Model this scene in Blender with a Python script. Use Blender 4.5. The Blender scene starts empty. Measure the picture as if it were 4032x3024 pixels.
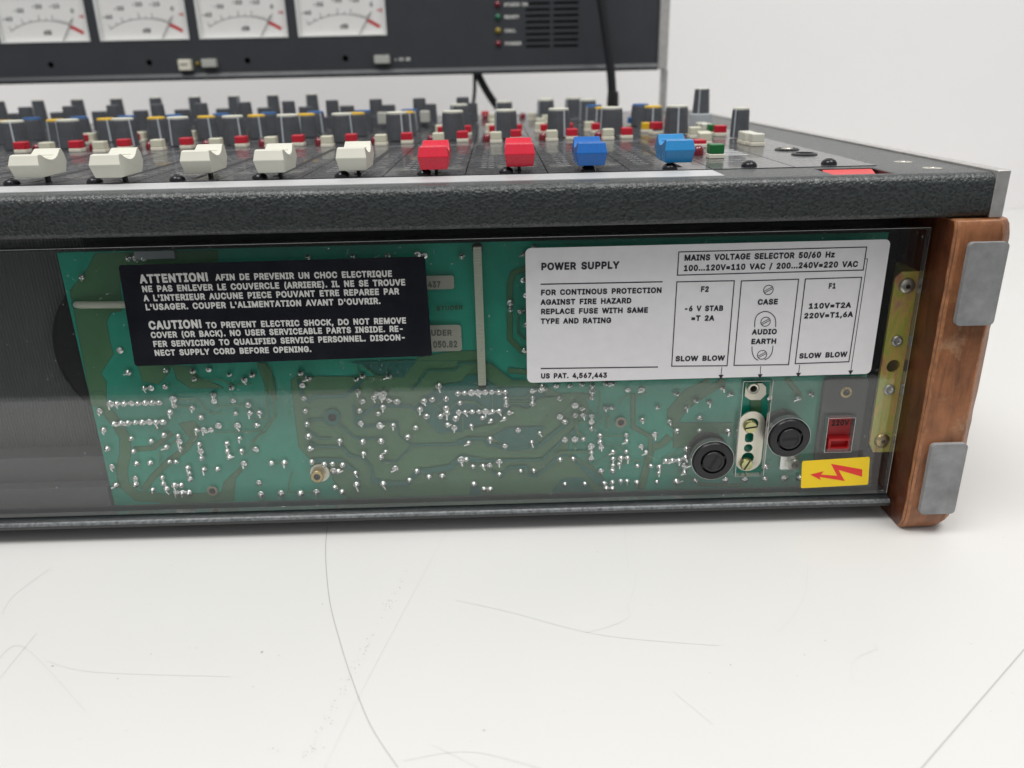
import bpy, bmesh, math, random, json
from mathutils import Vector, Matrix
random.seed(3)
SC = bpy.context.scene
MM = 0.001
ZT = 137.0          # height of the console's panel above the tabletop, mm

# ------------------------------------------------------------------ camera
cd = bpy.data.cameras.new("camera")
cam = bpy.data.objects.new("camera", cd)
SC.collection.objects.link(cam)
_r = Vector((0.999591, -0.019827, -0.020604)); _d = Vector((-0.026398, -0.362912, -0.931449)); _f = Vector((0.010991, 0.931612, -0.363287))
_m = Matrix(((_r.x, -_d.x, -_f.x), (_r.y, -_d.y, -_f.y), (_r.z, -_d.z, -_f.z)))
cam.matrix_world = Matrix.Translation(Vector((176.767, -301.873, 34.279 + ZT)) * MM) @ _m.to_4x4()
cd.sensor_width = 36.0
cd.lens = 36.0 * 3147.586 / 4032.0
cd.clip_start = 0.01
cd.clip_end = 30.0
cd.dof.use_dof = True
cd.dof.focus_distance = 0.296
cd.dof.aperture_fstop = 11.0
SC.camera = cam

# ------------------------------------------------------------------ world, lamps, exposure
W = bpy.data.worlds.new("World"); SC.world = W; W.use_nodes = True
W.node_tree.nodes["Background"].inputs[0].default_value = (0.98, 0.985, 1.0, 1)
_wt = W.node_tree
_tc = _wt.nodes.new('ShaderNodeTexCoord'); _sx = _wt.nodes.new('ShaderNodeSeparateXYZ'); _mr = _wt.nodes.new('ShaderNodeMapRange')
_mr.inputs[1].default_value = -0.1; _mr.inputs[2].default_value = 0.8; _mr.inputs[3].default_value = 0.26; _mr.inputs[4].default_value = 0.55   # bright ceiling, dimmer room
_wt.links.new(_tc.outputs["Generated"], _sx.inputs[0]); _wt.links.new(_sx.outputs[2], _mr.inputs[0]); _wt.links.new(_mr.outputs[0], _wt.nodes["Background"].inputs[1])

def area(name, loc, target, sx, sy, power, col=(1, 1, 1)):
    l = bpy.data.lights.new(name, 'AREA'); l.shape = 'RECTANGLE'; l.size = sx; l.size_y = sy; l.energy = power; l.color = col
    o = bpy.data.objects.new(name, l); SC.collection.objects.link(o)
    o.location = loc
    o.rotation_euler = (Vector(target) - Vector(loc)).to_track_quat('-Z', 'Y').to_euler()
    return o
area("ceiling_lamp", (-0.45, -0.48, 1.80), (0.05, 0.0, 0.05), 0.9, 0.7, 18.0, (1.0, 0.985, 0.955))
area("ceiling_lamp", (0.80, -0.40, 1.80), (0.3, 0.0, 0.05), 0.9, 0.7, 16.5, (1.0, 0.985, 0.955))

vs = SC.view_settings
vs.view_transform = 'Standard'; vs.look = 'None'; vs.gamma = 1.0; vs.exposure = 0.06; vs.use_curve_mapping = False
SC.render.engine = 'CYCLES'
SC.cycles.max_bounces = 10
SC.cycles.transparent_max_bounces = 24

# ------------------------------------------------------------------ materials
def nodes(name):
    m = bpy.data.materials.new(name); m.use_nodes = True
    nt = m.node_tree
    return m, nt, nt.nodes["Principled BSDF"]
def N(nt, t, **kw):
    n = nt.nodes.new(t)
    for k, v in kw.items():
        if k.startswith('i_'):
            n.inputs[k[2:].replace('_', ' ')].default_value = v
        else:
            setattr(n, k, v)
    return n
def plain(name, col, rough=0.5, metal=0.0, var=0.0, scale=300, bump=0.0, spec=0.5, coat=0.0):
    """colour with fine noise wear, roughness breakup and a little bump"""
    m, nt, b = nodes(name)
    b.inputs["Base Color"].default_value = (*col, 1); b.inputs["Roughness"].default_value = rough; b.inputs["Metallic"].default_value = metal
    b.inputs["Specular IOR Level"].default_value = spec
    if coat: b.inputs["Coat Weight"].default_value = coat
    if var or bump:
        tc = N(nt, 'ShaderNodeTexCoord'); nz = N(nt, 'ShaderNodeTexNoise')
        nz.inputs["Scale"].default_value = scale; nz.inputs["Detail"].default_value = 6; nz.inputs["Roughness"].default_value = 0.62
        nt.links.new(tc.outputs["Object"], nz.inputs["Vector"])
        if var:
            r = N(nt, 'ShaderNodeMapRange'); r.inputs[1].default_value = 0.3; r.inputs[2].default_value = 0.7
            r.inputs[3].default_value = 1 - var; r.inputs[4].default_value = 1 + var
            nt.links.new(nz.outputs[0], r.inputs[0])
            mx = N(nt, 'ShaderNodeMix', data_type='RGBA', blend_type='MULTIPLY'); mx.inputs[0].default_value = 1
            mx.inputs[6].default_value = (*col, 1)
            nt.links.new(r.outputs[0], mx.inputs[7]); nt.links.new(mx.outputs[2], b.inputs["Base Color"])
            r2 = N(nt, 'ShaderNodeMapRange'); r2.inputs[3].default_value = max(.02, rough - .1); r2.inputs[4].default_value = min(1, rough + .12)
            nt.links.new(nz.outputs[0], r2.inputs[0]); nt.links.new(r2.outputs[0], b.inputs["Roughness"])
        if bump:
            bp = N(nt, 'ShaderNodeBump'); bp.inputs["Strength"].default_value = 0.5; bp.inputs["Distance"].default_value = bump
            nt.links.new(nz.outputs[0], bp.inputs["Height"]); nt.links.new(bp.outputs[0], b.inputs["Normal"])
    return m

def vinyl_material():
    m, nt, b = nodes("pebbled_vinyl")
    tc = N(nt, 'ShaderNodeTexCoord')
    nz = N(nt, 'ShaderNodeTexNoise'); nz.inputs["Scale"].default_value = 900; nz.inputs["Detail"].default_value = 2
    add = N(nt, 'ShaderNodeVectorMath', operation='MULTIPLY_ADD'); add.inputs[1].default_value = (0.0009,) * 3
    nt.links.new(tc.outputs["Object"], nz.inputs["Vector"]); nt.links.new(nz.outputs["Color"], add.inputs[0]); nt.links.new(tc.outputs["Object"], add.inputs[2])
    vo = N(nt, 'ShaderNodeTexVoronoi', feature='SMOOTH_F1'); vo.inputs["Scale"].default_value = 880; vo.inputs["Smoothness"].default_value = 0.35
    nt.links.new(add.outputs[0], vo.inputs["Vector"])
    r = N(nt, 'ShaderNodeMapRange'); r.inputs[1].default_value = 0.25; r.inputs[2].default_value = 0.75; r.inputs[3].default_value = 0.0; r.inputs[4].default_value = 1.0
    nt.links.new(vo.outputs["Distance"], r.inputs[0])
    cr = N(nt, 'ShaderNodeMix', data_type='RGBA'); cr.inputs[6].default_value = (0.014, 0.018, 0.019, 1); cr.inputs[7].default_value = (0.036, 0.044, 0.044, 1)
    b.inputs["Coat Weight"].default_value = .3; b.inputs["Coat Roughness"].default_value = .32
    nt.links.new(r.outputs[0], cr.inputs[0]); nt.links.new(cr.outputs[2], b.inputs["Base Color"])
    bp = N(nt, 'ShaderNodeBump', invert=True); bp.inputs["Strength"].default_value = 0.65; bp.inputs["Distance"].default_value = 0.00035
    nt.links.new(r.outputs[0], bp.inputs["Height"]); nt.links.new(bp.outputs[0], b.inputs["Normal"])
    b.inputs["Roughness"].default_value = 0.35; b.inputs["Specular IOR Level"].default_value = 0.5
    return m

def wood_material():
    m, nt, b = nodes("worn_wood")
    tc = N(nt, 'ShaderNodeTexCoord'); mp = N(nt, 'ShaderNodeMapping'); mp.inputs["Scale"].default_value = (300, 200, 34)
    nt.links.new(tc.outputs["Object"], mp.inputs[0])
    n1 = N(nt, 'ShaderNodeTexNoise'); n1.inputs["Scale"].default_value = 1.0; n1.inputs["Detail"].default_value = 8; n1.inputs["Roughness"].default_value = .65; n1.inputs["Distortion"].default_value = .6
    nt.links.new(mp.outputs[0], n1.inputs["Vector"])
    c = N(nt, 'ShaderNodeValToRGB'); e = c.color_ramp.elements
    e[0].position = .22; e[0].color = (0.12, 0.042, 0.018, 1); e[1].position = .80; e[1].color = (0.36, 0.150, 0.062, 1)
    x = c.color_ramp.elements.new(.5); x.color = (0.275, 0.105, 0.041, 1)
    nt.links.new(n1.outputs[0], c.inputs[0])
    # worn pale patches, thicker near the corners
    n2 = N(nt, 'ShaderNodeTexNoise'); n2.inputs["Scale"].default_value = 95; n2.inputs["Detail"].default_value = 9; n2.inputs["Roughness"].default_value = .7
    nt.links.new(tc.outputs["Object"], n2.inputs["Vector"])
    ge = N(nt, 'ShaderNodeNewGeometry')
    pt = N(nt, 'ShaderNodeMapRange'); pt.inputs[1].default_value = .52; pt.inputs[2].default_value = .60; pt.inputs[3].default_value = 0; pt.inputs[4].default_value = .28
    nt.links.new(ge.outputs["Pointiness"], pt.inputs[0])
    ad = N(nt, 'ShaderNodeMath', operation='ADD'); nt.links.new(n2.outputs[0], ad.inputs[0]); nt.links.new(pt.outputs[0], ad.inputs[1])
    th = N(nt, 'ShaderNodeMapRange'); th.inputs[1].default_value = .565; th.inputs[2].default_value = .69; th.inputs[4].default_value = .62
    nt.links.new(ad.outputs[0], th.inputs[0])
    mx = N(nt, 'ShaderNodeMix', data_type='RGBA'); mx.inputs[7].default_value = (0.42, 0.26, 0.15, 1)
    nt.links.new(th.outputs[0], mx.inputs[0]); nt.links.new(c.outputs[0], mx.inputs[6])
    # inner side face, picked by its normal, is darker
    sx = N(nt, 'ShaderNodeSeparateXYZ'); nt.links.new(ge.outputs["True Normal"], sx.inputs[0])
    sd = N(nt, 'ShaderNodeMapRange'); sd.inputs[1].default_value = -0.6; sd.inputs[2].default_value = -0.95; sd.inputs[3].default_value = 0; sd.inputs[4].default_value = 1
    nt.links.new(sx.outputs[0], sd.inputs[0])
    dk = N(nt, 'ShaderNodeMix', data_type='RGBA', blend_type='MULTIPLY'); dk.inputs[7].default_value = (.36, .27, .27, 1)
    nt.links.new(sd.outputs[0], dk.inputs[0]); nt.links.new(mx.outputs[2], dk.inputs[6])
    n3 = N(nt, 'ShaderNodeTexNoise'); n3.inputs["Scale"].default_value = 70; n3.inputs["Detail"].default_value = 7; n3.inputs["Roughness"].default_value = .65
    nt.links.new(tc.outputs["Object"], n3.inputs["Vector"])
    r3 = N(nt, 'ShaderNodeMapRange'); r3.inputs[1].default_value = .32; r3.inputs[2].default_value = .62; r3.inputs[3].default_value = .52; r3.inputs[4].default_value = 1.08
    nt.links.new(n3.outputs[0], r3.inputs[0])
    st = N(nt, 'ShaderNodeMix', data_type='RGBA', blend_type='MULTIPLY'); st.inputs[0].default_value = 1
    nt.links.new(dk.outputs[2], st.inputs[6]); nt.links.new(r3.outputs[0], st.inputs[7])
    nt.links.new(st.outputs[2], b.inputs["Base Color"])
    bp = N(nt, 'ShaderNodeBump'); bp.inputs["Strength"].default_value = .5; bp.inputs["Distance"].default_value = .0004
    nt.links.new(n1.outputs[0], bp.inputs["Height"]); nt.links.new(bp.outputs[0], b.inputs["Normal"])
    b.inputs["Roughness"].default_value = .36; b.inputs["Specular IOR Level"].default_value = .5
    return m

def acrylic_material(name, tint=(.93, .94, .94), f0=.062, haze=0.003):
    """clear sheet: see-through plus a mirror coat by viewing angle, with faint dust"""
    m = bpy.data.materials.new(name); m.use_nodes = True; nt = m.node_tree
    nt.nodes.clear()
    out = N(nt, 'ShaderNodeOutputMaterial')
    tr = N(nt, 'ShaderNodeBsdfTransparent'); tr.inputs[0].default_value = (*tint, 1)
    gl = N(nt, 'ShaderNodeBsdfGlossy'); gl.inputs["Roughness"].default_value = .02
    ge = N(nt, 'ShaderNodeNewGeometry')
    dt = N(nt, 'ShaderNodeVectorMath', operation='DOT_PRODUCT'); nt.links.new(ge.outputs["Normal"], dt.inputs[0]); nt.links.new(ge.outputs["Incoming"], dt.inputs[1])
    ab = N(nt, 'ShaderNodeMath', operation='ABSOLUTE'); nt.links.new(dt.outputs["Value"], ab.inputs[0])
    om = N(nt, 'ShaderNodeMath', operation='SUBTRACT'); om.inputs[0].default_value = 1; nt.links.new(ab.outputs[0], om.inputs[1])
    pw = N(nt, 'ShaderNodeMath', operation='POWER'); pw.inputs[1].default_value = 5; nt.links.new(om.outputs[0], pw.inputs[0])
    ma = N(nt, 'ShaderNodeMath', operation='MULTIPLY_ADD'); ma.inputs[1].default_value = 1 - f0; ma.inputs[2].default_value = f0; nt.links.new(pw.outputs[0], ma.inputs[0])
    mx = N(nt, 'ShaderNodeMixShader'); nt.links.new(ma.outputs[0], mx.inputs[0]); nt.links.new(tr.outputs[0], mx.inputs[1]); nt.links.new(gl.outputs[0], mx.inputs[2])
    tc = N(nt, 'ShaderNodeTexCoord'); nz = N(nt, 'ShaderNodeTexNoise'); nz.inputs["Scale"].default_value = 700; nz.inputs["Detail"].default_value = 3
    nt.links.new(tc.outputs["Object"], nz.inputs["Vector"])
    mr = N(nt, 'ShaderNodeMapRange'); mr.inputs[1].default_value = .70; mr.inputs[2].default_value = .78; mr.inputs[3].default_value = haze; mr.inputs[4].default_value = .5
    nt.links.new(nz.outputs[0], mr.inputs[0])
    df = N(nt, 'ShaderNodeBsdfDiffuse'); df.inputs[0].default_value = (.5, .5, .5, 1)
    m2 = N(nt, 'ShaderNodeMixShader'); nt.links.new(mr.outputs[0], m2.inputs[0]); nt.links.new(mx.outputs[0], m2.inputs[1]); nt.links.new(df.outputs[0], m2.inputs[2])
    nt.links.new(m2.outputs[0], out.inputs[0])
    return m

def zinc_material():
    """yellow-passivated zinc: bands of green, pink and gold"""
    m, nt, b = nodes("passivated_zinc")
    tc = N(nt, 'ShaderNodeTexCoord'); mp = N(nt, 'ShaderNodeMapping'); mp.inputs["Scale"].default_value = (110, 60, 38)
    nt.links.new(tc.outputs["Object"], mp.inputs[0])
    nz = N(nt, 'ShaderNodeTexNoise'); nz.inputs["Scale"].default_value = 1.4; nz.inputs["Detail"].default_value = 3; nz.inputs["Distortion"].default_value = .8
    nt.links.new(mp.outputs[0], nz.inputs["Vector"])
    c = N(nt, 'ShaderNodeValToRGB'); e = c.color_ramp.elements
    e[0].position = .28; e[0].color = (.80, .36, .20, 1); e[1].position = .74; e[1].color = (.80, .38, .30, 1)
    for p, col in ((.42, (.88, .62, .16, 1)), (.5, (.60, .68, .12, 1)), (.6, (.90, .66, .16, 1))):
        x = c.color_ramp.elements.new(p); x.color = col
    nt.links.new(nz.outputs[0], c.inputs[0]); nt.links.new(c.outputs[0], b.inputs["Base Color"])
    b.inputs["Metallic"].default_value = .2; b.inputs["Roughness"].default_value = .28
    return m

def table_material():
    m, nt, b = nodes("white_laminate")
    tc = N(nt, 'ShaderNodeTexCoord')
    n1 = N(nt, 'ShaderNodeTexNoise'); n1.inputs["Scale"].default_value = 9; n1.inputs["Detail"].default_value = 5
    n2 = N(nt, 'ShaderNodeTexNoise'); n2.inputs["Scale"].default_value = 420; n2.inputs["Detail"].default_value = 4
    for n in (n1, n2): nt.links.new(tc.outputs["Object"], n.inputs["Vector"])
    c = N(nt, 'ShaderNodeMix', data_type='RGBA'); c.inputs[6].default_value = (.665, .66, .64, 1); c.inputs[7].default_value = (.715, .71, .695, 1)
    nt.links.new(n1.outputs[0], c.inputs[0])
    r = N(nt, 'ShaderNodeMapRange'); r.inputs[1].default_value = .70; r.inputs[2].default_value = .80; r.inputs[3].default_value = 1; r.inputs[4].default_value = .84
    nt.links.new(n2.outputs[0], r.inputs[0])
    mx = N(nt, 'ShaderNodeMix', data_type='RGBA', blend_type='MULTIPLY'); mx.inputs[0].default_value = 1
    nt.links.new(c.outputs[2], mx.inputs[6]); nt.links.new(r.outputs[0], mx.inputs[7]); nt.links.new(mx.outputs[2], b.inputs["Base Color"])
    b.inputs["Roughness"].default_value = .42; b.inputs["Specular IOR Level"].default_value = .35
    r2 = N(nt, 'ShaderNodeMapRange'); r2.inputs[3].default_value = .34; r2.inputs[4].default_value = .55
    nt.links.new(n1.outputs[0], r2.inputs[0]); nt.links.new(r2.outputs[0], b.inputs["Roughness"])
    return m

M = dict(
    vinyl=vinyl_material(), wood=wood_material(), zinc=zinc_material(), table=table_material(),
    woodworn=plain('worn_wood_edge', (.31, .130, .054), .42, var=.45, scale=260, bump=.0003),
    acrylic=acrylic_material("clear_acrylic"),
    cutedge=acrylic_material("acrylic_cut_edge", (.62, .68, .66), .30, .14),
    scratch0=plain("pale_scratch", (.645, .64, .62), .6), scratch1=plain("dark_scratch", (.47, .46, .44), .6),
    speck=plain("dirt_speck", (.42, .40, .36), .8),
    wall=plain("painted_wall", (.84, .83, .83), .8, var=.02, scale=3),
    floor=plain("dark_floor", (.045, .045, .045), .6, var=.2, scale=4),
    panel=plain("anodised_panel", (.048, .050, .054), .26, 0.0, .3, 260, spec=.6, coat=.4),
    dark=plain("black_gap", (.006, .006, .007), .6),
    print=plain("pale_print", (.42, .43, .44), .6),
    strip=plain("white_writing_strip", (.52, .53, .535), .32, var=.06, scale=60),
    silver=plain("brushed_aluminium", (.62, .61, .59), .38, .85, .10, 250),
    white=plain("ivory_plastic", (.64, .635, .55), .32, var=.03, scale=80, spec=.5),
    cream=plain("cream_plastic", (.60, .585, .46), .38),
    collar=plain("pale_collar", (.72, .69, .58), .4),
    red=plain("red_plastic", (.60, .010, .035), .27, var=.05, scale=120),
    redbtn=plain("red_button_plastic", (.50, .012, .030), .35),
    blue=plain("blue_plastic", (.003, .115, .42), .26, var=.05, scale=120),
    lightblue=plain("light_blue_plastic", (.010, .20, .47), .26, var=.05, scale=120),
    green=plain("green_button_plastic", (.008, .14, .035), .35),
    yellow=plain("yellow_plastic", (.72, .45, .02), .38),
    bluebtn=plain("blue_button_plastic", (.010, .10, .30), .4),
    greybtn=plain("grey_plastic", (.42, .42, .39), .45),
    knob=plain("charcoal_knob_plastic", (.074, .080, .090), .42, var=.15, scale=200),
    cap=plain("pale_knob_cap", (.58, .58, .50), .42),
    pointer=plain("pointer_paint", (.46, .50, .54), .4),
    clear=plain("smoky_clear_plastic", (.40, .43, .45), .25),
    led=plain("dark_red_lens", (.16, .004, .015), .08, spec=.8),
    ledgreen=plain("green_lens", (.015, .13, .07), .25), ledyellow=plain("yellow_lens", (.26, .19, .02), .25),
    screw=plain("black_oxide_screw", (.022, .022, .026), .22, .6),
    pcb=plain("green_solder_mask", (.008, .34, .225), .30, 0, .22, 26, coat=.3),
    copper=plain("masked_copper", (.068, .205, .088), .32, 0, .10, 60, coat=.3),
    pcbdark=plain("bare_green_gap", (.008, .15, .115), .30, 0, .15, 40, coat=.3),
    pcbline=plain("track_edge", (.030, .135, .090), .35),
    eyelet=plain('tinned_eyelet', (.34, .30, .22), .35, .4),
    disc=plain('matt_black_lacquer', (.004, .004, .006), .5, spec=.25),
    dust=plain('pale_dust', (.55, .54, .50), .8),
    solder=plain("solder", (.93, .92, .90), .2, 1.0, .08, 700, .00025),
    case=plain("grey_case_metal", (.10, .105, .105), .5, .1, .08, 40),
    selplate=plain("grey_selector_plate", (.055, .058, .06), .5),
    rimglint=plain("painted_rim_glint", (.66, .68, .66), .25),
    black=plain("black_plastic", (.012, .012, .014), .32, var=.15, scale=150),
    rail=plain("black_rail", (.020, .023, .025), .34, 0, .45, 500, .00012),
    railwornglint=plain("worn_rail_highlight", (.15, .16, .165), .45, .3, .6, 700, .0002),
    lblack=plain("black_label_film", (.006, .007, .012), .22, var=.10, scale=100),
    lprint=plain("label_silver_print", (.62, .62, .60), .5),
    lsilver=plain("silver_label_foil", (.84, .83, .845), .46, .32, .02, 260, .00014),
    ink=plain("black_ink", (.014, .012, .022), .5),
    paper=plain("aged_paper_label", (.46, .46, .38), .6, var=.05, scale=90),
    paperink=plain("grey_typed_ink", (.15, .15, .13), .6),
    pcbink=plain("dim_board_print", (.03, .10, .05), .5),
    lyellow=plain("yellow_label", (.93, .64, .003), .4, var=.03, scale=60), lred=plain("red_label_print", (.80, .028, .018), .4),
    nylon=plain("white_nylon", (.66, .68, .55), .4),
    nickel=plain("nickel_plate", (.76, .72, .62), .30, .9, .06, 150),
    brass=plain("brass", (.62, .46, .20), .28, .95, .1, 200),
    yzinc=plain("yellow_zinc_screw", (.60, .58, .30), .30, .9, .15, 300),
    redsel=plain("dark_red_slider", (.52, .014, .018), .4, var=.1, scale=150),
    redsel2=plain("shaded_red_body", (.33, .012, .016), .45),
    felt=plain("grey_felt_rubber", (.25, .255, .258), .82, 0, .22, 130, .0004, spec=.3),
    redrock=plain("red_rocker_plastic", (.62, .03, .03), .2, spec=.7),
    bridge=plain("bridge_grey_paint", (.031, .035, .041), .42, 0, .05, 60),
    meter=plain("meter_face", (.95, .945, .925), .5), meterframe=plain("meter_frame", (.70, .71, .70), .35),
    metergrey=plain("meter_grey_print", (.11, .11, .11), .6), meterred=plain("meter_red_print", (.62, .02, .02), .5),
    glass=acrylic_material("meter_glass", (.98, .98, .98), .04, .0),
    rubber=plain("black_cable_rubber", (.008, .009, .011), .45), greycable=plain("dark_grey_cable", (.045, .05, .052), .5),
)

# ------------------------------------------------------------------ mesh helpers (all lengths in mm, panel plane at z = 0)
class MB:
    def __init__(s): s.v = []; s.f = []; s.m = []; s.mats = []
    def mi(s, m):
        m = M[m]
        if m not in s.mats: s.mats.append(m)
        return s.mats.index(m)
    def add(s, vs, fs, m):
        o = len(s.v); s.v += [tuple(v) for v in vs]; k = s.mi(m)
        for f in fs: s.f.append([o + i for i in f]); s.m.append(k)
    def box(s, x0, x1, y0, y1, z0, z1, m):
        vs = [(x, y, z) for z in (z0, z1) for y in (y0, y1) for x in (x0, x1)]
        s.add(vs, [(0, 2, 3, 1), (4, 5, 7, 6), (0, 1, 5, 4), (2, 6, 7, 3), (0, 4, 6, 2), (1, 3, 7, 5)], m)
    def prism(s, poly, a0, a1, m, axis='x', endm=None):
        """closed polygon extruded along an axis; poly in the two other axes"""
        n = len(poly)
        mk = {'x': lambda a, p: (a, p[0], p[1]), 'y': lambda a, p: (p[0], a, p[1]), 'z': lambda a, p: (p[0], p[1], a)}[axis]
        vs = [mk(a0, p) for p in poly] + [mk(a1, p) for p in poly]
        s.add(vs, [(i, (i + 1) % n, n + (i + 1) % n, n + i) for i in range(n)], m)
        s.add(vs, [tuple(range(n))[::-1], tuple(range(n, 2 * n))], endm or m)
    def lathe(s, prof, m, c=(0, 0, 0), axis='z', n=24, flute=0.0, nf=0, cap=True):
        """profile of (radius, height)"""
        vs = []
        for r, h in prof:
            for i in range(n):
                a = 2 * math.pi * i / n
                rr = r * (1 - (flute if (nf and i % 2) else 0))
                p = (rr * math.cos(a), rr * math.sin(a), h)
                if axis == 'y': p = (p[0], -p[2], p[1])
                vs.append((p[0] + c[0], p[1] + c[1], p[2] + c[2]))
        fs = []
        for k in range(len(prof) - 1):
            for i in range(n):
                fs.append((k * n + i, k * n + (i + 1) % n, (k + 1) * n + (i + 1) % n, (k + 1) * n + i))
        if cap:
            fs.append(tuple(range(n))[::-1]); fs.append(tuple(range((len(prof) - 1) * n, len(prof) * n)))
        s.add(vs, fs, m)
    def tube(s, pts, r, m, n=12):
        pts = [Vector(p) for p in pts]; vs = []
        for i, p in enumerate(pts):
            d = (pts[min(i + 1, len(pts) - 1)] - pts[max(i - 1, 0)]).normalized()
            u = d.cross(Vector((0.3, 1, 0.1))).normalized(); w = d.cross(u)
            rr = r[i] if isinstance(r, (list, tuple)) else r
            for k in range(n):
                a = 2 * math.pi * k / n; vs.append(p + (u * math.cos(a) + w * math.sin(a)) * rr)
        fs = [(i * n + k, i * n + (k + 1) % n, (i + 1) * n + (k + 1) % n, (i + 1) * n + k) for i in range(len(pts) - 1) for k in range(n)]
        fs += [tuple(range(n))[::-1], tuple(range((len(pts) - 1) * n, len(pts) * n))]
        s.add(vs, fs, m)
    def face_xz(s, poly, y, m):
        """flat polygon in the x-z plane that faces the camera side (-y)"""
        a = sum(poly[i][0] * poly[(i + 1) % len(poly)][1] - poly[(i + 1) % len(poly)][0] * poly[i][1] for i in range(len(poly)))
        if a < 0: poly = poly[::-1]
        s.add([(p[0], y, p[1]) for p in poly], [tuple(range(len(poly)))], m)
    def face_xy(s, poly, z, m):
        a = sum(poly[i][0] * poly[(i + 1) % len(poly)][1] - poly[(i + 1) % len(poly)][0] * poly[i][1] for i in range(len(poly)))
        if a < 0: poly = poly[::-1]
        s.add([(p[0], p[1], z) for p in poly], [tuple(range(len(poly)))], m)
    def plate(s, outer, holes, y0, y1, m, edge=None, rot=None):
        """x-z outline with holes, thickness y0..y1"""
        cu = bpy.data.curves.new('t', 'CURVE'); cu.dimensions = '2D'; cu.fill_mode = 'BOTH'; cu.extrude = abs(y1 - y0) / 2
        for L in [outer] + holes:
            sp = cu.splines.new('POLY'); sp.points.add(len(L) - 1)
            for p, q in zip(sp.points, L): p.co = (q[0], q[1], 0, 1)
            sp.use_cyclic_u = True
        o = bpy.data.objects.new('t', cu); me = o.to_mesh()
        ym = (y0 + y1) / 2
        vs = [(v.co.x, ym - v.co.z, v.co.y) for v in me.vertices]
        A = []; B = []
        for p in me.polygons:
            (A if abs(p.normal.z) > .5 else B).append(tuple(p.vertices))
        s.add(vs, A, m); s.add(vs, B, edge or m)
        o.to_mesh_clear(); bpy.data.objects.remove(o); bpy.data.curves.remove(cu)
    def text(s, body, p0, p1, cap, y, m, bold=0):
        """one line of lettering in the x-z plane from p0 to p1 (baseline), capitals `cap` mm high"""
        sc = cap / 0.56; w = sum(adv(c) for c in body)
        dx, dz = p1[0] - p0[0], p1[1] - p0[1]; L = math.hypot(dx, dz); kx = L / w; ux, uz = dx / L, dz / L
        x = 0.0
        for ch in body:
            if ch in FONT:
                loops = FONT[ch][1]
                for vs, fs in glyph(ch):
                    s.add([(p0[0] + (x + a) * kx * ux - b * sc * uz, y, p0[1] + (x + a) * kx * uz + b * sc * ux) for a, b in vs], fs, m)
            x += adv(ch)
    def build(s, name, parent=None, smooth=35, bevel=0.0, label=None, seg=2, recalc=True):
        me = bpy.data.meshes.new(name)
        me.from_pydata([(v[0] * MM, v[1] * MM, (v[2] + ZT0[0]) * MM) for v in s.v], [], s.f)
        for m in s.mats: me.materials.append(m)
        me.polygons.foreach_set('material_index', s.m)
        if recalc:
            bm = bmesh.new(); bm.from_mesh(me); bmesh.ops.recalc_face_normals(bm, faces=bm.faces); bm.to_mesh(me); bm.free()
        me.update()
        if smooth:
            me.polygons.foreach_set('use_smooth', [True] * len(me.polygons)); me.set_sharp_from_angle(angle=math.radians(smooth))
        o = bpy.data.objects.new(name, me); SC.collection.objects.link(o)
        if parent: o.parent = parent
        if label: o['label'] = label
        if bevel:
            b = o.modifiers.new('bevel', 'BEVEL'); b.width = bevel * MM; b.segments = seg; b.limit_method = 'ANGLE'; b.harden_normals = True; b.angle_limit = math.radians(40)
        return o
ZT0 = [ZT]
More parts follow.
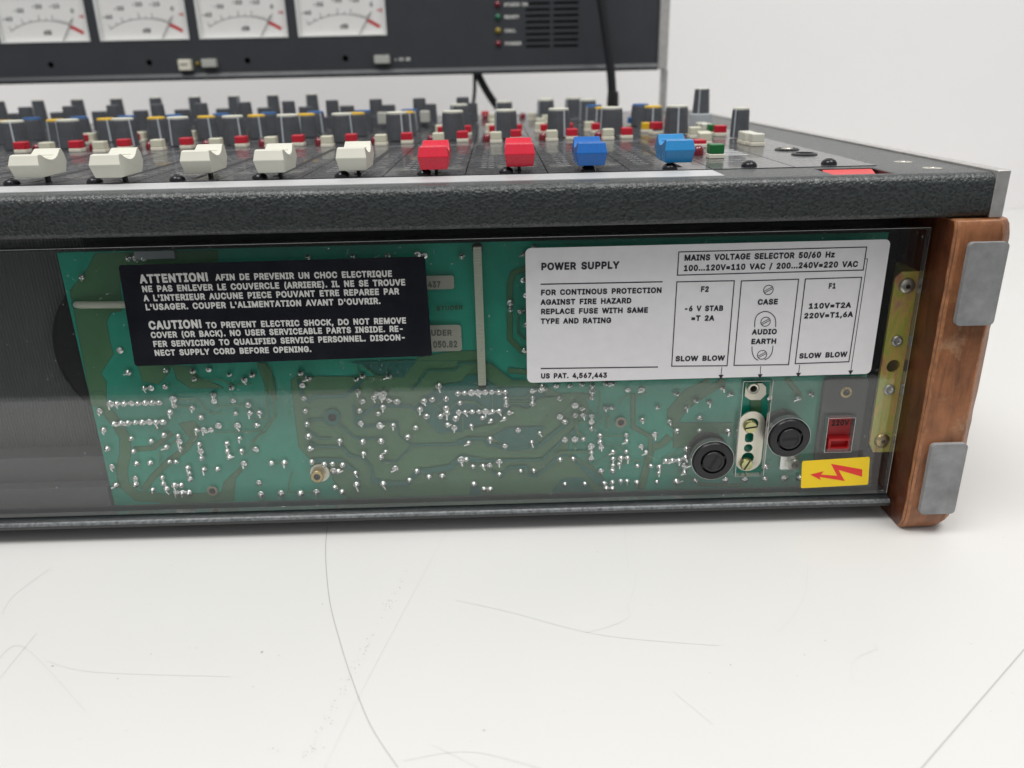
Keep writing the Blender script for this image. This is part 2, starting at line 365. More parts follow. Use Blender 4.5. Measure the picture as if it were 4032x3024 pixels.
FONT = json.loads('''{"!":[0.196,[[[58,-37],[95,-46],[138,-37],[168,-12],[184,26],[178,76],[147,113],[170,163],[174,513],[162,538],[132,551],[45,546],[21,513],[25,163],[49,113],[20,80],[10,38],[20,1]]]],"'":[0.206,[[[51,285],[75,276],[138,277],[165,298],[177,510],[168,535],[150,548],[63,550],[31,522],[36,310]]]],"(":[0.273,[[[150,-128],[169,-137],[244,-137],[262,-128],[277,-103],[214,72],[194,184],[211,347],[278,534],[269,564],[244,580],[169,580],[140,559],[85,434],[52,284],[48,184],[63,72],[101,-41]]]],")":[0.273,[[[11,-128],[30,-137],[92,-138],[130,-121],[187,-3],[220,122],[225,247],[203,384],[154,522],[130,564],[105,580],[30,580],[5,565],[-4,547],[59,359],[80,222],[63,84],[-4,-91]]]],"+":[0.453,[[[172,2],[204,-8],[279,0],[296,27],[300,127],[404,132],[432,164],[433,227],[417,259],[392,268],[304,269],[297,277],[295,377],[266,404],[179,401],[158,377],[154,273],[54,267],[22,239],[20,164],[35,139],[54,130],[156,127],[156,27]]]],",":[0.188,[[[11,-152],[30,-161],[93,-161],[121,-139],[178,61],[176,86],[155,109],[55,111],[30,89],[-4,-114]]]],"-":[0.453,[[[88,155],[119,146],[357,151],[378,180],[378,255],[369,271],[344,286],[107,286],[73,255],[73,180]]]],".":[0.188,[[[56,-37],[117,-44],[153,-24],[173,1],[183,38],[176,76],[155,106],[130,122],[67,124],[31,101],[15,76],[12,13],[30,-17]]]],"/":[0.249,[[[-12,-109],[7,-118],[69,-119],[94,-111],[108,-96],[277,529],[269,556],[244,573],[169,574],[153,566],[137,541],[-27,-72]]]],"0":[0.453,[[[163,-39],[253,-47],[342,-14],[407,61],[440,161],[445,311],[415,429],[390,474],[353,514],[315,538],[265,554],[178,552],[97,511],[41,436],[11,336],[8,198],[35,86],[90,3]],[[203,97],[178,122],[162,161],[152,286],[177,386],[200,411],[228,417],[265,400],[287,361],[300,298],[300,211],[287,148],[267,111],[240,93]]]],"1":[0.453,[[[50,-32],[82,-42],[394,-42],[428,-20],[433,55],[424,80],[406,94],[332,97],[318,105],[318,505],[312,530],[294,547],[182,547],[47,442],[44,355],[57,328],[94,317],[157,357],[169,363],[170,355],[170,105],[157,97],[69,96],[44,81],[35,55],[35,-7]]]],"2":[0.453,[[[38,-32],[69,-42],[394,-42],[426,-20],[430,68],[411,93],[254,105],[376,243],[406,293],[421,342],[420,405],[404,455],[369,502],[319,537],[244,557],[156,547],[94,514],[45,455],[28,405],[24,355],[39,330],[56,321],[144,323],[164,342],[175,393],[206,416],[256,410],[274,393],[278,368],[246,305],[27,68],[22,-7]]]],"3":[0.453,[[[146,-39],[236,-48],[311,-32],[379,11],[421,73],[435,148],[418,223],[374,283],[307,323],[413,448],[412,523],[386,548],[61,550],[30,523],[28,448],[49,416],[186,406],[188,398],[116,311],[115,248],[122,223],[149,206],[249,199],[274,183],[285,161],[286,136],[275,111],[224,92],[186,96],[162,111],[148,148],[124,171],[36,173],[11,158],[4,111],[34,36],[86,-13]]]],"4":[0.453,[[[255,-32],[282,-42],[345,-42],[369,-32],[384,-7],[385,55],[432,68],[455,105],[451,180],[432,200],[393,205],[385,218],[385,318],[376,342],[357,357],[276,368],[353,505],[345,533],[320,550],[245,551],[211,530],[-1,168],[0,93],[20,69],[232,63],[240,55],[240,-7]],[[182,204],[232,293],[240,268],[233,205]]]],"5":[0.453,[[[154,-39],[240,-48],[315,-29],[377,17],[420,86],[431,136],[430,198],[417,248],[389,298],[315,357],[252,374],[190,372],[185,386],[190,408],[365,410],[390,417],[408,448],[408,511],[398,536],[377,549],[90,550],[57,523],[29,236],[52,213],[127,204],[190,231],[240,232],[270,211],[285,173],[276,123],[252,99],[227,92],[177,108],[152,160],[127,172],[52,172],[22,148],[22,98],[49,36],[90,-7]]]],"6":[0.453,[[[162,-39],[244,-48],[322,-27],[384,23],[423,98],[429,186],[406,261],[356,318],[271,361],[363,498],[356,533],[331,550],[244,550],[220,536],[76,323],[30,223],[23,136],[44,61],[94,-2]],[[206,94],[174,123],[171,186],[194,214],[244,221],[281,186],[283,136],[256,98]]]],"7":[0.453,[[[71,-32],[92,-42],[167,-42],[202,-20],[428,430],[432,518],[415,543],[392,551],[67,551],[42,546],[26,530],[21,442],[42,415],[254,405],[59,18],[56,-7]]]],"8":[0.453,[[[153,-39],[244,-48],[334,-27],[401,23],[439,98],[436,186],[385,273],[421,348],[415,436],[394,476],[357,515],[269,554],[194,556],[119,531],[57,475],[31,411],[34,336],[67,273],[17,186],[10,136],[17,86],[33,48],[69,5]],[[194,95],[160,123],[158,148],[171,173],[194,188],[232,193],[282,172],[294,136],[282,108],[244,92]],[[207,334],[177,361],[181,398],[207,416],[258,411],[276,386],[269,350],[244,334]]]],"9":[0.453,[[[104,-32],[131,-42],[206,-42],[231,-28],[373,180],[417,268],[431,355],[411,442],[365,505],[294,547],[206,557],[131,536],[68,486],[31,418],[22,330],[50,243],[106,184],[182,155],[92,18],[89,-7]],[[206,289],[174,318],[172,380],[206,415],[244,416],[280,380],[283,330],[256,293]]]],":":[0.188,[[[56,-37],[117,-44],[153,-24],[173,1],[183,38],[176,76],[155,106],[130,122],[67,124],[31,101],[15,76],[12,13],[30,-17]],[[56,238],[117,231],[153,251],[173,276],[183,313],[176,351],[155,381],[130,397],[67,399],[31,376],[14,351],[12,288],[30,259]]]],"=":[0.453,[[[46,65],[77,55],[390,56],[407,65],[422,90],[421,164],[402,189],[377,200],[65,199],[32,164],[31,90]],[[44,215],[77,203],[390,204],[410,215],[423,240],[421,314],[390,342],[65,342],[40,328],[30,302],[31,240]]]],"A":[0.48,[[[-10,-32],[21,-42],[109,-34],[171,100],[309,100],[358,-20],[384,-40],[471,-41],[500,-20],[501,18],[318,518],[296,545],[196,550],[165,530],[-22,18],[-25,-7]],[[221,241],[234,300],[246,292],[261,243]]]],"B":[0.456,[[[34,-32],[65,-42],[315,-35],[385,-7],[434,43],[457,105],[458,168],[440,221],[403,268],[435,330],[438,405],[406,480],[353,525],[303,544],[240,551],[53,550],[24,530],[18,5]],[[178,99],[167,118],[167,180],[178,189],[278,184],[310,155],[313,130],[290,105]],[[178,327],[167,342],[168,405],[253,409],[288,393],[294,368],[278,339],[253,329]]]],"C":[0.51,[[[194,-39],[295,-48],[395,-17],[470,48],[511,136],[513,173],[495,196],[408,202],[375,186],[353,136],[333,115],[295,98],[258,95],[195,120],[159,173],[146,248],[154,323],[180,373],[220,404],[270,414],[320,402],[345,383],[375,323],[395,308],[483,307],[513,336],[498,411],[460,473],[400,523],[333,550],[220,554],[120,514],[45,436],[6,336],[2,198],[31,98],[95,14],[145,-20]]]],"D":[0.502,[[[34,-32],[65,-42],[240,-41],[303,-33],[390,6],[453,69],[479,118],[497,180],[499,318],[460,430],[390,504],[328,535],[253,550],[53,550],[24,530],[18,5]],[[178,99],[167,118],[168,405],[228,409],[278,401],[315,379],[346,330],[357,255],[346,180],[326,143],[290,114],[240,100]]]],"E":[0.419,[[[34,-32],[65,-42],[378,-42],[412,-20],[416,68],[397,93],[178,99],[167,118],[167,180],[178,187],[353,187],[390,205],[397,293],[378,321],[178,328],[167,342],[168,405],[178,410],[378,410],[403,423],[413,442],[414,518],[390,547],[65,551],[40,546],[24,530],[18,5]]]],"F":[0.41,[[[34,-32],[53,-41],[128,-42],[161,-20],[167,168],[178,179],[353,180],[385,205],[388,280],[378,306],[353,320],[178,320],[167,330],[167,393],[178,410],[390,415],[405,430],[411,455],[410,518],[390,545],[65,551],[40,546],[24,530],[18,5]]]],"G":[0.52,[[[194,-39],[295,-48],[395,-19],[473,48],[513,136],[520,261],[508,285],[483,297],[283,298],[254,286],[241,261],[241,198],[250,173],[270,159],[345,157],[362,148],[344,123],[308,101],[258,95],[220,105],[183,133],[159,173],[146,248],[154,323],[180,373],[220,405],[270,414],[320,400],[350,373],[395,301],[483,301],[514,336],[504,398],[459,473],[398,523],[333,549],[220,554],[120,515],[45,436],[8,343],[-1,223],[12,148],[31,98],[95,13],[145,-21]]]],"H":[0.517,[[[34,-32],[53,-41],[128,-42],[161,-20],[167,180],[178,190],[340,190],[350,180],[355,-20],[390,-42],[465,-41],[490,-25],[499,5],[499,505],[481,543],[390,551],[356,530],[350,342],[340,331],[178,331],[167,342],[161,530],[128,551],[53,550],[28,535],[18,505],[18,5]]]],"I":[0.3,[[[5,-32],[36,-42],[274,-42],[306,-20],[311,55],[304,80],[286,95],[236,99],[225,118],[226,405],[286,413],[305,430],[310,518],[286,547],[24,550],[-5,530],[-11,455],[-5,430],[24,410],[76,405],[76,105],[24,98],[-4,80],[-10,-7]]]],"J":[0.396,[[[119,-39],[188,-49],[263,-35],[326,5],[363,61],[378,148],[378,511],[368,536],[351,548],[263,550],[232,523],[229,136],[213,100],[176,93],[151,105],[138,186],[113,212],[26,214],[-7,186],[-6,111],[13,47],[63,-11]]]],"K":[0.467,[[[34,-32],[53,-41],[128,-42],[161,-20],[167,143],[190,175],[353,-37],[453,-42],[485,-20],[487,18],[301,280],[479,480],[489,518],[473,543],[440,551],[340,543],[178,369],[167,380],[166,518],[153,540],[128,551],[65,551],[28,535],[18,505],[18,5]]]],"L":[0.393,[[[34,-32],[65,-42],[365,-42],[390,-30],[403,-7],[402,68],[378,96],[168,105],[166,518],[153,540],[128,551],[53,550],[28,535],[19,518],[18,5]]]],"M":[0.628,[[[34,-32],[53,-41],[128,-42],[159,-20],[165,188],[249,-20],[265,-36],[340,-42],[368,-32],[453,168],[462,143],[467,-20],[503,-42],[578,-41],[594,-32],[610,5],[610,505],[592,543],[565,551],[478,551],[440,530],[315,207],[178,542],[153,551],[65,551],[28,535],[18,505],[18,5]]]],"N":[0.523,[[[34,-32],[53,-41],[128,-42],[162,-20],[167,230],[178,250],[361,-32],[378,-41],[465,-42],[500,-20],[505,505],[490,541],[465,551],[390,550],[363,530],[353,246],[165,539],[140,551],[65,551],[28,535],[18,505],[18,5]]]],"O":[0.533,[[[194,-39],[308,-46],[408,-9],[480,61],[524,161],[534,286],[521,361],[502,411],[433,499],[383,532],[333,550],[220,554],[120,514],[46,436],[6,336],[2,198],[31,98],[95,14],[145,-20]],[[245,97],[195,120],[164,161],[149,211],[147,286],[159,336],[192,386],[233,409],[283,413],[333,393],[369,348],[386,286],[387,223],[370,162],[342,123],[295,98]]]],"P":[0.445,[[[34,-32],[65,-42],[128,-42],[151,-32],[166,-7],[172,143],[278,146],[328,159],[384,192],[425,243],[449,318],[444,405],[415,468],[353,524],[303,543],[240,551],[53,550],[24,530],[18,5]],[[178,284],[167,293],[168,405],[253,409],[289,393],[302,355],[290,304],[253,286]]]],"Q":[0.533,[[[375,-80],[395,-89],[470,-90],[495,-80],[508,-61],[507,-30],[461,32],[500,95],[527,170],[535,257],[522,357],[473,457],[405,520],[308,554],[195,548],[145,529],[96,495],[30,407],[8,345],[-1,282],[13,145],[58,55],[133,-13],[220,-45],[343,-43]],[[220,105],[183,132],[155,182],[146,257],[153,320],[178,370],[208,398],[245,412],[295,410],[345,382],[376,332],[388,270],[382,195],[370,163],[320,200],[223,195],[203,157],[230,107]]]],"R":[0.449,[[[34,-32],[53,-41],[128,-42],[161,-20],[167,143],[178,156],[215,156],[228,145],[328,-33],[353,-42],[428,-42],[465,-20],[466,18],[373,192],[413,230],[440,280],[450,330],[448,393],[418,468],[365,518],[315,541],[253,550],[53,550],[24,530],[18,5]],[[178,297],[167,305],[168,405],[253,409],[291,393],[303,355],[290,312],[253,298]]]],"S":[0.447,[[[146,-41],[243,-50],[343,-26],[407,21],[445,96],[445,184],[429,221],[399,259],[331,301],[181,349],[157,371],[165,396],[181,408],[231,416],[281,401],[318,341],[406,336],[431,349],[442,371],[441,396],[412,471],[360,521],[293,550],[206,557],[118,535],[56,490],[16,421],[14,334],[29,296],[58,259],[118,219],[268,171],[303,146],[299,121],[281,104],[218,91],[162,109],[140,159],[118,176],[31,178],[6,163],[-3,146],[0,109],[31,34],[81,-13]]]],"T":[0.449,[[[166,-32],[187,-42],[262,-42],[294,-20],[299,405],[424,410],[449,425],[458,442],[458,518],[437,546],[37,551],[12,546],[-4,530],[-9,442],[8,418],[151,405],[151,5]]]],"U":[0.517,[[[184,-41],[278,-50],[365,-30],[428,9],[476,72],[499,172],[499,509],[478,545],[390,551],[365,540],[353,522],[349,159],[318,109],[265,94],[203,108],[178,133],[168,159],[166,509],[157,534],[128,551],[53,550],[20,522],[18,172],[27,109],[48,59],[89,9],[128,-18]]]],"V":[0.48,[[[178,-32],[196,-41],[284,-42],[315,-20],[502,493],[504,518],[484,545],[384,549],[359,531],[246,210],[234,214],[120,530],[84,551],[9,550],[-20,530],[-22,493]]]],"W":[0.686,[[[129,-32],[146,-41],[234,-42],[259,-31],[346,241],[421,-24],[459,-42],[534,-42],[559,-30],[709,493],[711,518],[696,541],[671,551],[596,550],[567,530],[496,262],[484,276],[416,530],[384,550],[284,544],[265,518],[196,256],[118,530],[84,551],[9,550],[-16,535],[-23,493],[114,-7]]]],"X":[0.474,[[[-8,-32],[23,-42],[98,-41],[118,-32],[236,134],[361,-36],[461,-42],[486,-29],[497,-7],[494,18],[330,268],[485,493],[487,518],[473,541],[448,551],[373,551],[349,543],[236,390],[123,546],[23,550],[-2,536],[-12,518],[-9,493],[145,268],[145,255],[-20,18],[-23,-7]]]],"Y":[0.472,[[[177,-32],[196,-41],[271,-42],[305,-20],[310,192],[494,493],[491,530],[471,547],[384,551],[356,543],[234,357],[116,543],[96,550],[9,550],[-20,530],[-22,493],[162,192],[162,-7]]]],"Z":[0.438,[[[15,-32],[45,-42],[395,-42],[433,-25],[441,-7],[442,55],[435,80],[420,93],[203,105],[434,442],[438,518],[420,543],[395,551],[45,551],[20,546],[4,530],[-1,442],[20,415],[236,405],[5,68],[0,-7]]]],"d":[0.424,[[[134,-41],[214,-49],[277,-31],[314,-42],[377,-42],[411,-16],[414,509],[405,534],[389,547],[289,545],[271,522],[264,415],[189,426],[114,409],[60,372],[16,309],[-7,209],[-5,147],[9,84],[55,9],[89,-19]],[[177,95],[143,147],[144,234],[177,282],[227,284],[252,264],[265,234],[265,147],[235,97],[202,89]]]],"r":[0.259,[[[26,-32],[45,-41],[120,-42],[151,-20],[159,255],[183,279],[258,283],[282,305],[284,393],[258,423],[195,426],[145,411],[120,420],[45,421],[13,393],[11,5]]]],"z":[0.38,[[[16,-32],[47,-42],[334,-42],[372,-26],[380,-7],[381,55],[360,93],[213,105],[372,316],[374,380],[359,411],[334,421],[47,421],[15,405],[6,380],[6,318],[22,290],[47,281],[165,280],[6,68],[0,-7]]]]}''')
def adv(c): return .38 if c not in FONT else FONT[c][0] + .05
_G = {}
def glyph(ch):
    if ch not in _G:
        out = []
        loops = FONT[ch][1]
        cu = bpy.data.curves.new('t', 'CURVE'); cu.dimensions = '2D'; cu.fill_mode = 'BOTH'
        for L in loops:
            sp = cu.splines.new('POLY'); sp.points.add(len(L) - 1)
            for p, q in zip(sp.points, L): p.co = (q[0] / 1000, q[1] / 1000, 0, 1)
            sp.use_cyclic_u = True
        o = bpy.data.objects.new('t', cu); me = o.to_mesh()
        out.append(([(v.co.x, v.co.y) for v in me.vertices], [tuple(p.vertices) for p in me.polygons]))
        o.to_mesh_clear(); bpy.data.objects.remove(o); bpy.data.curves.remove(cu)
        _G[ch] = out
    return _G[ch]
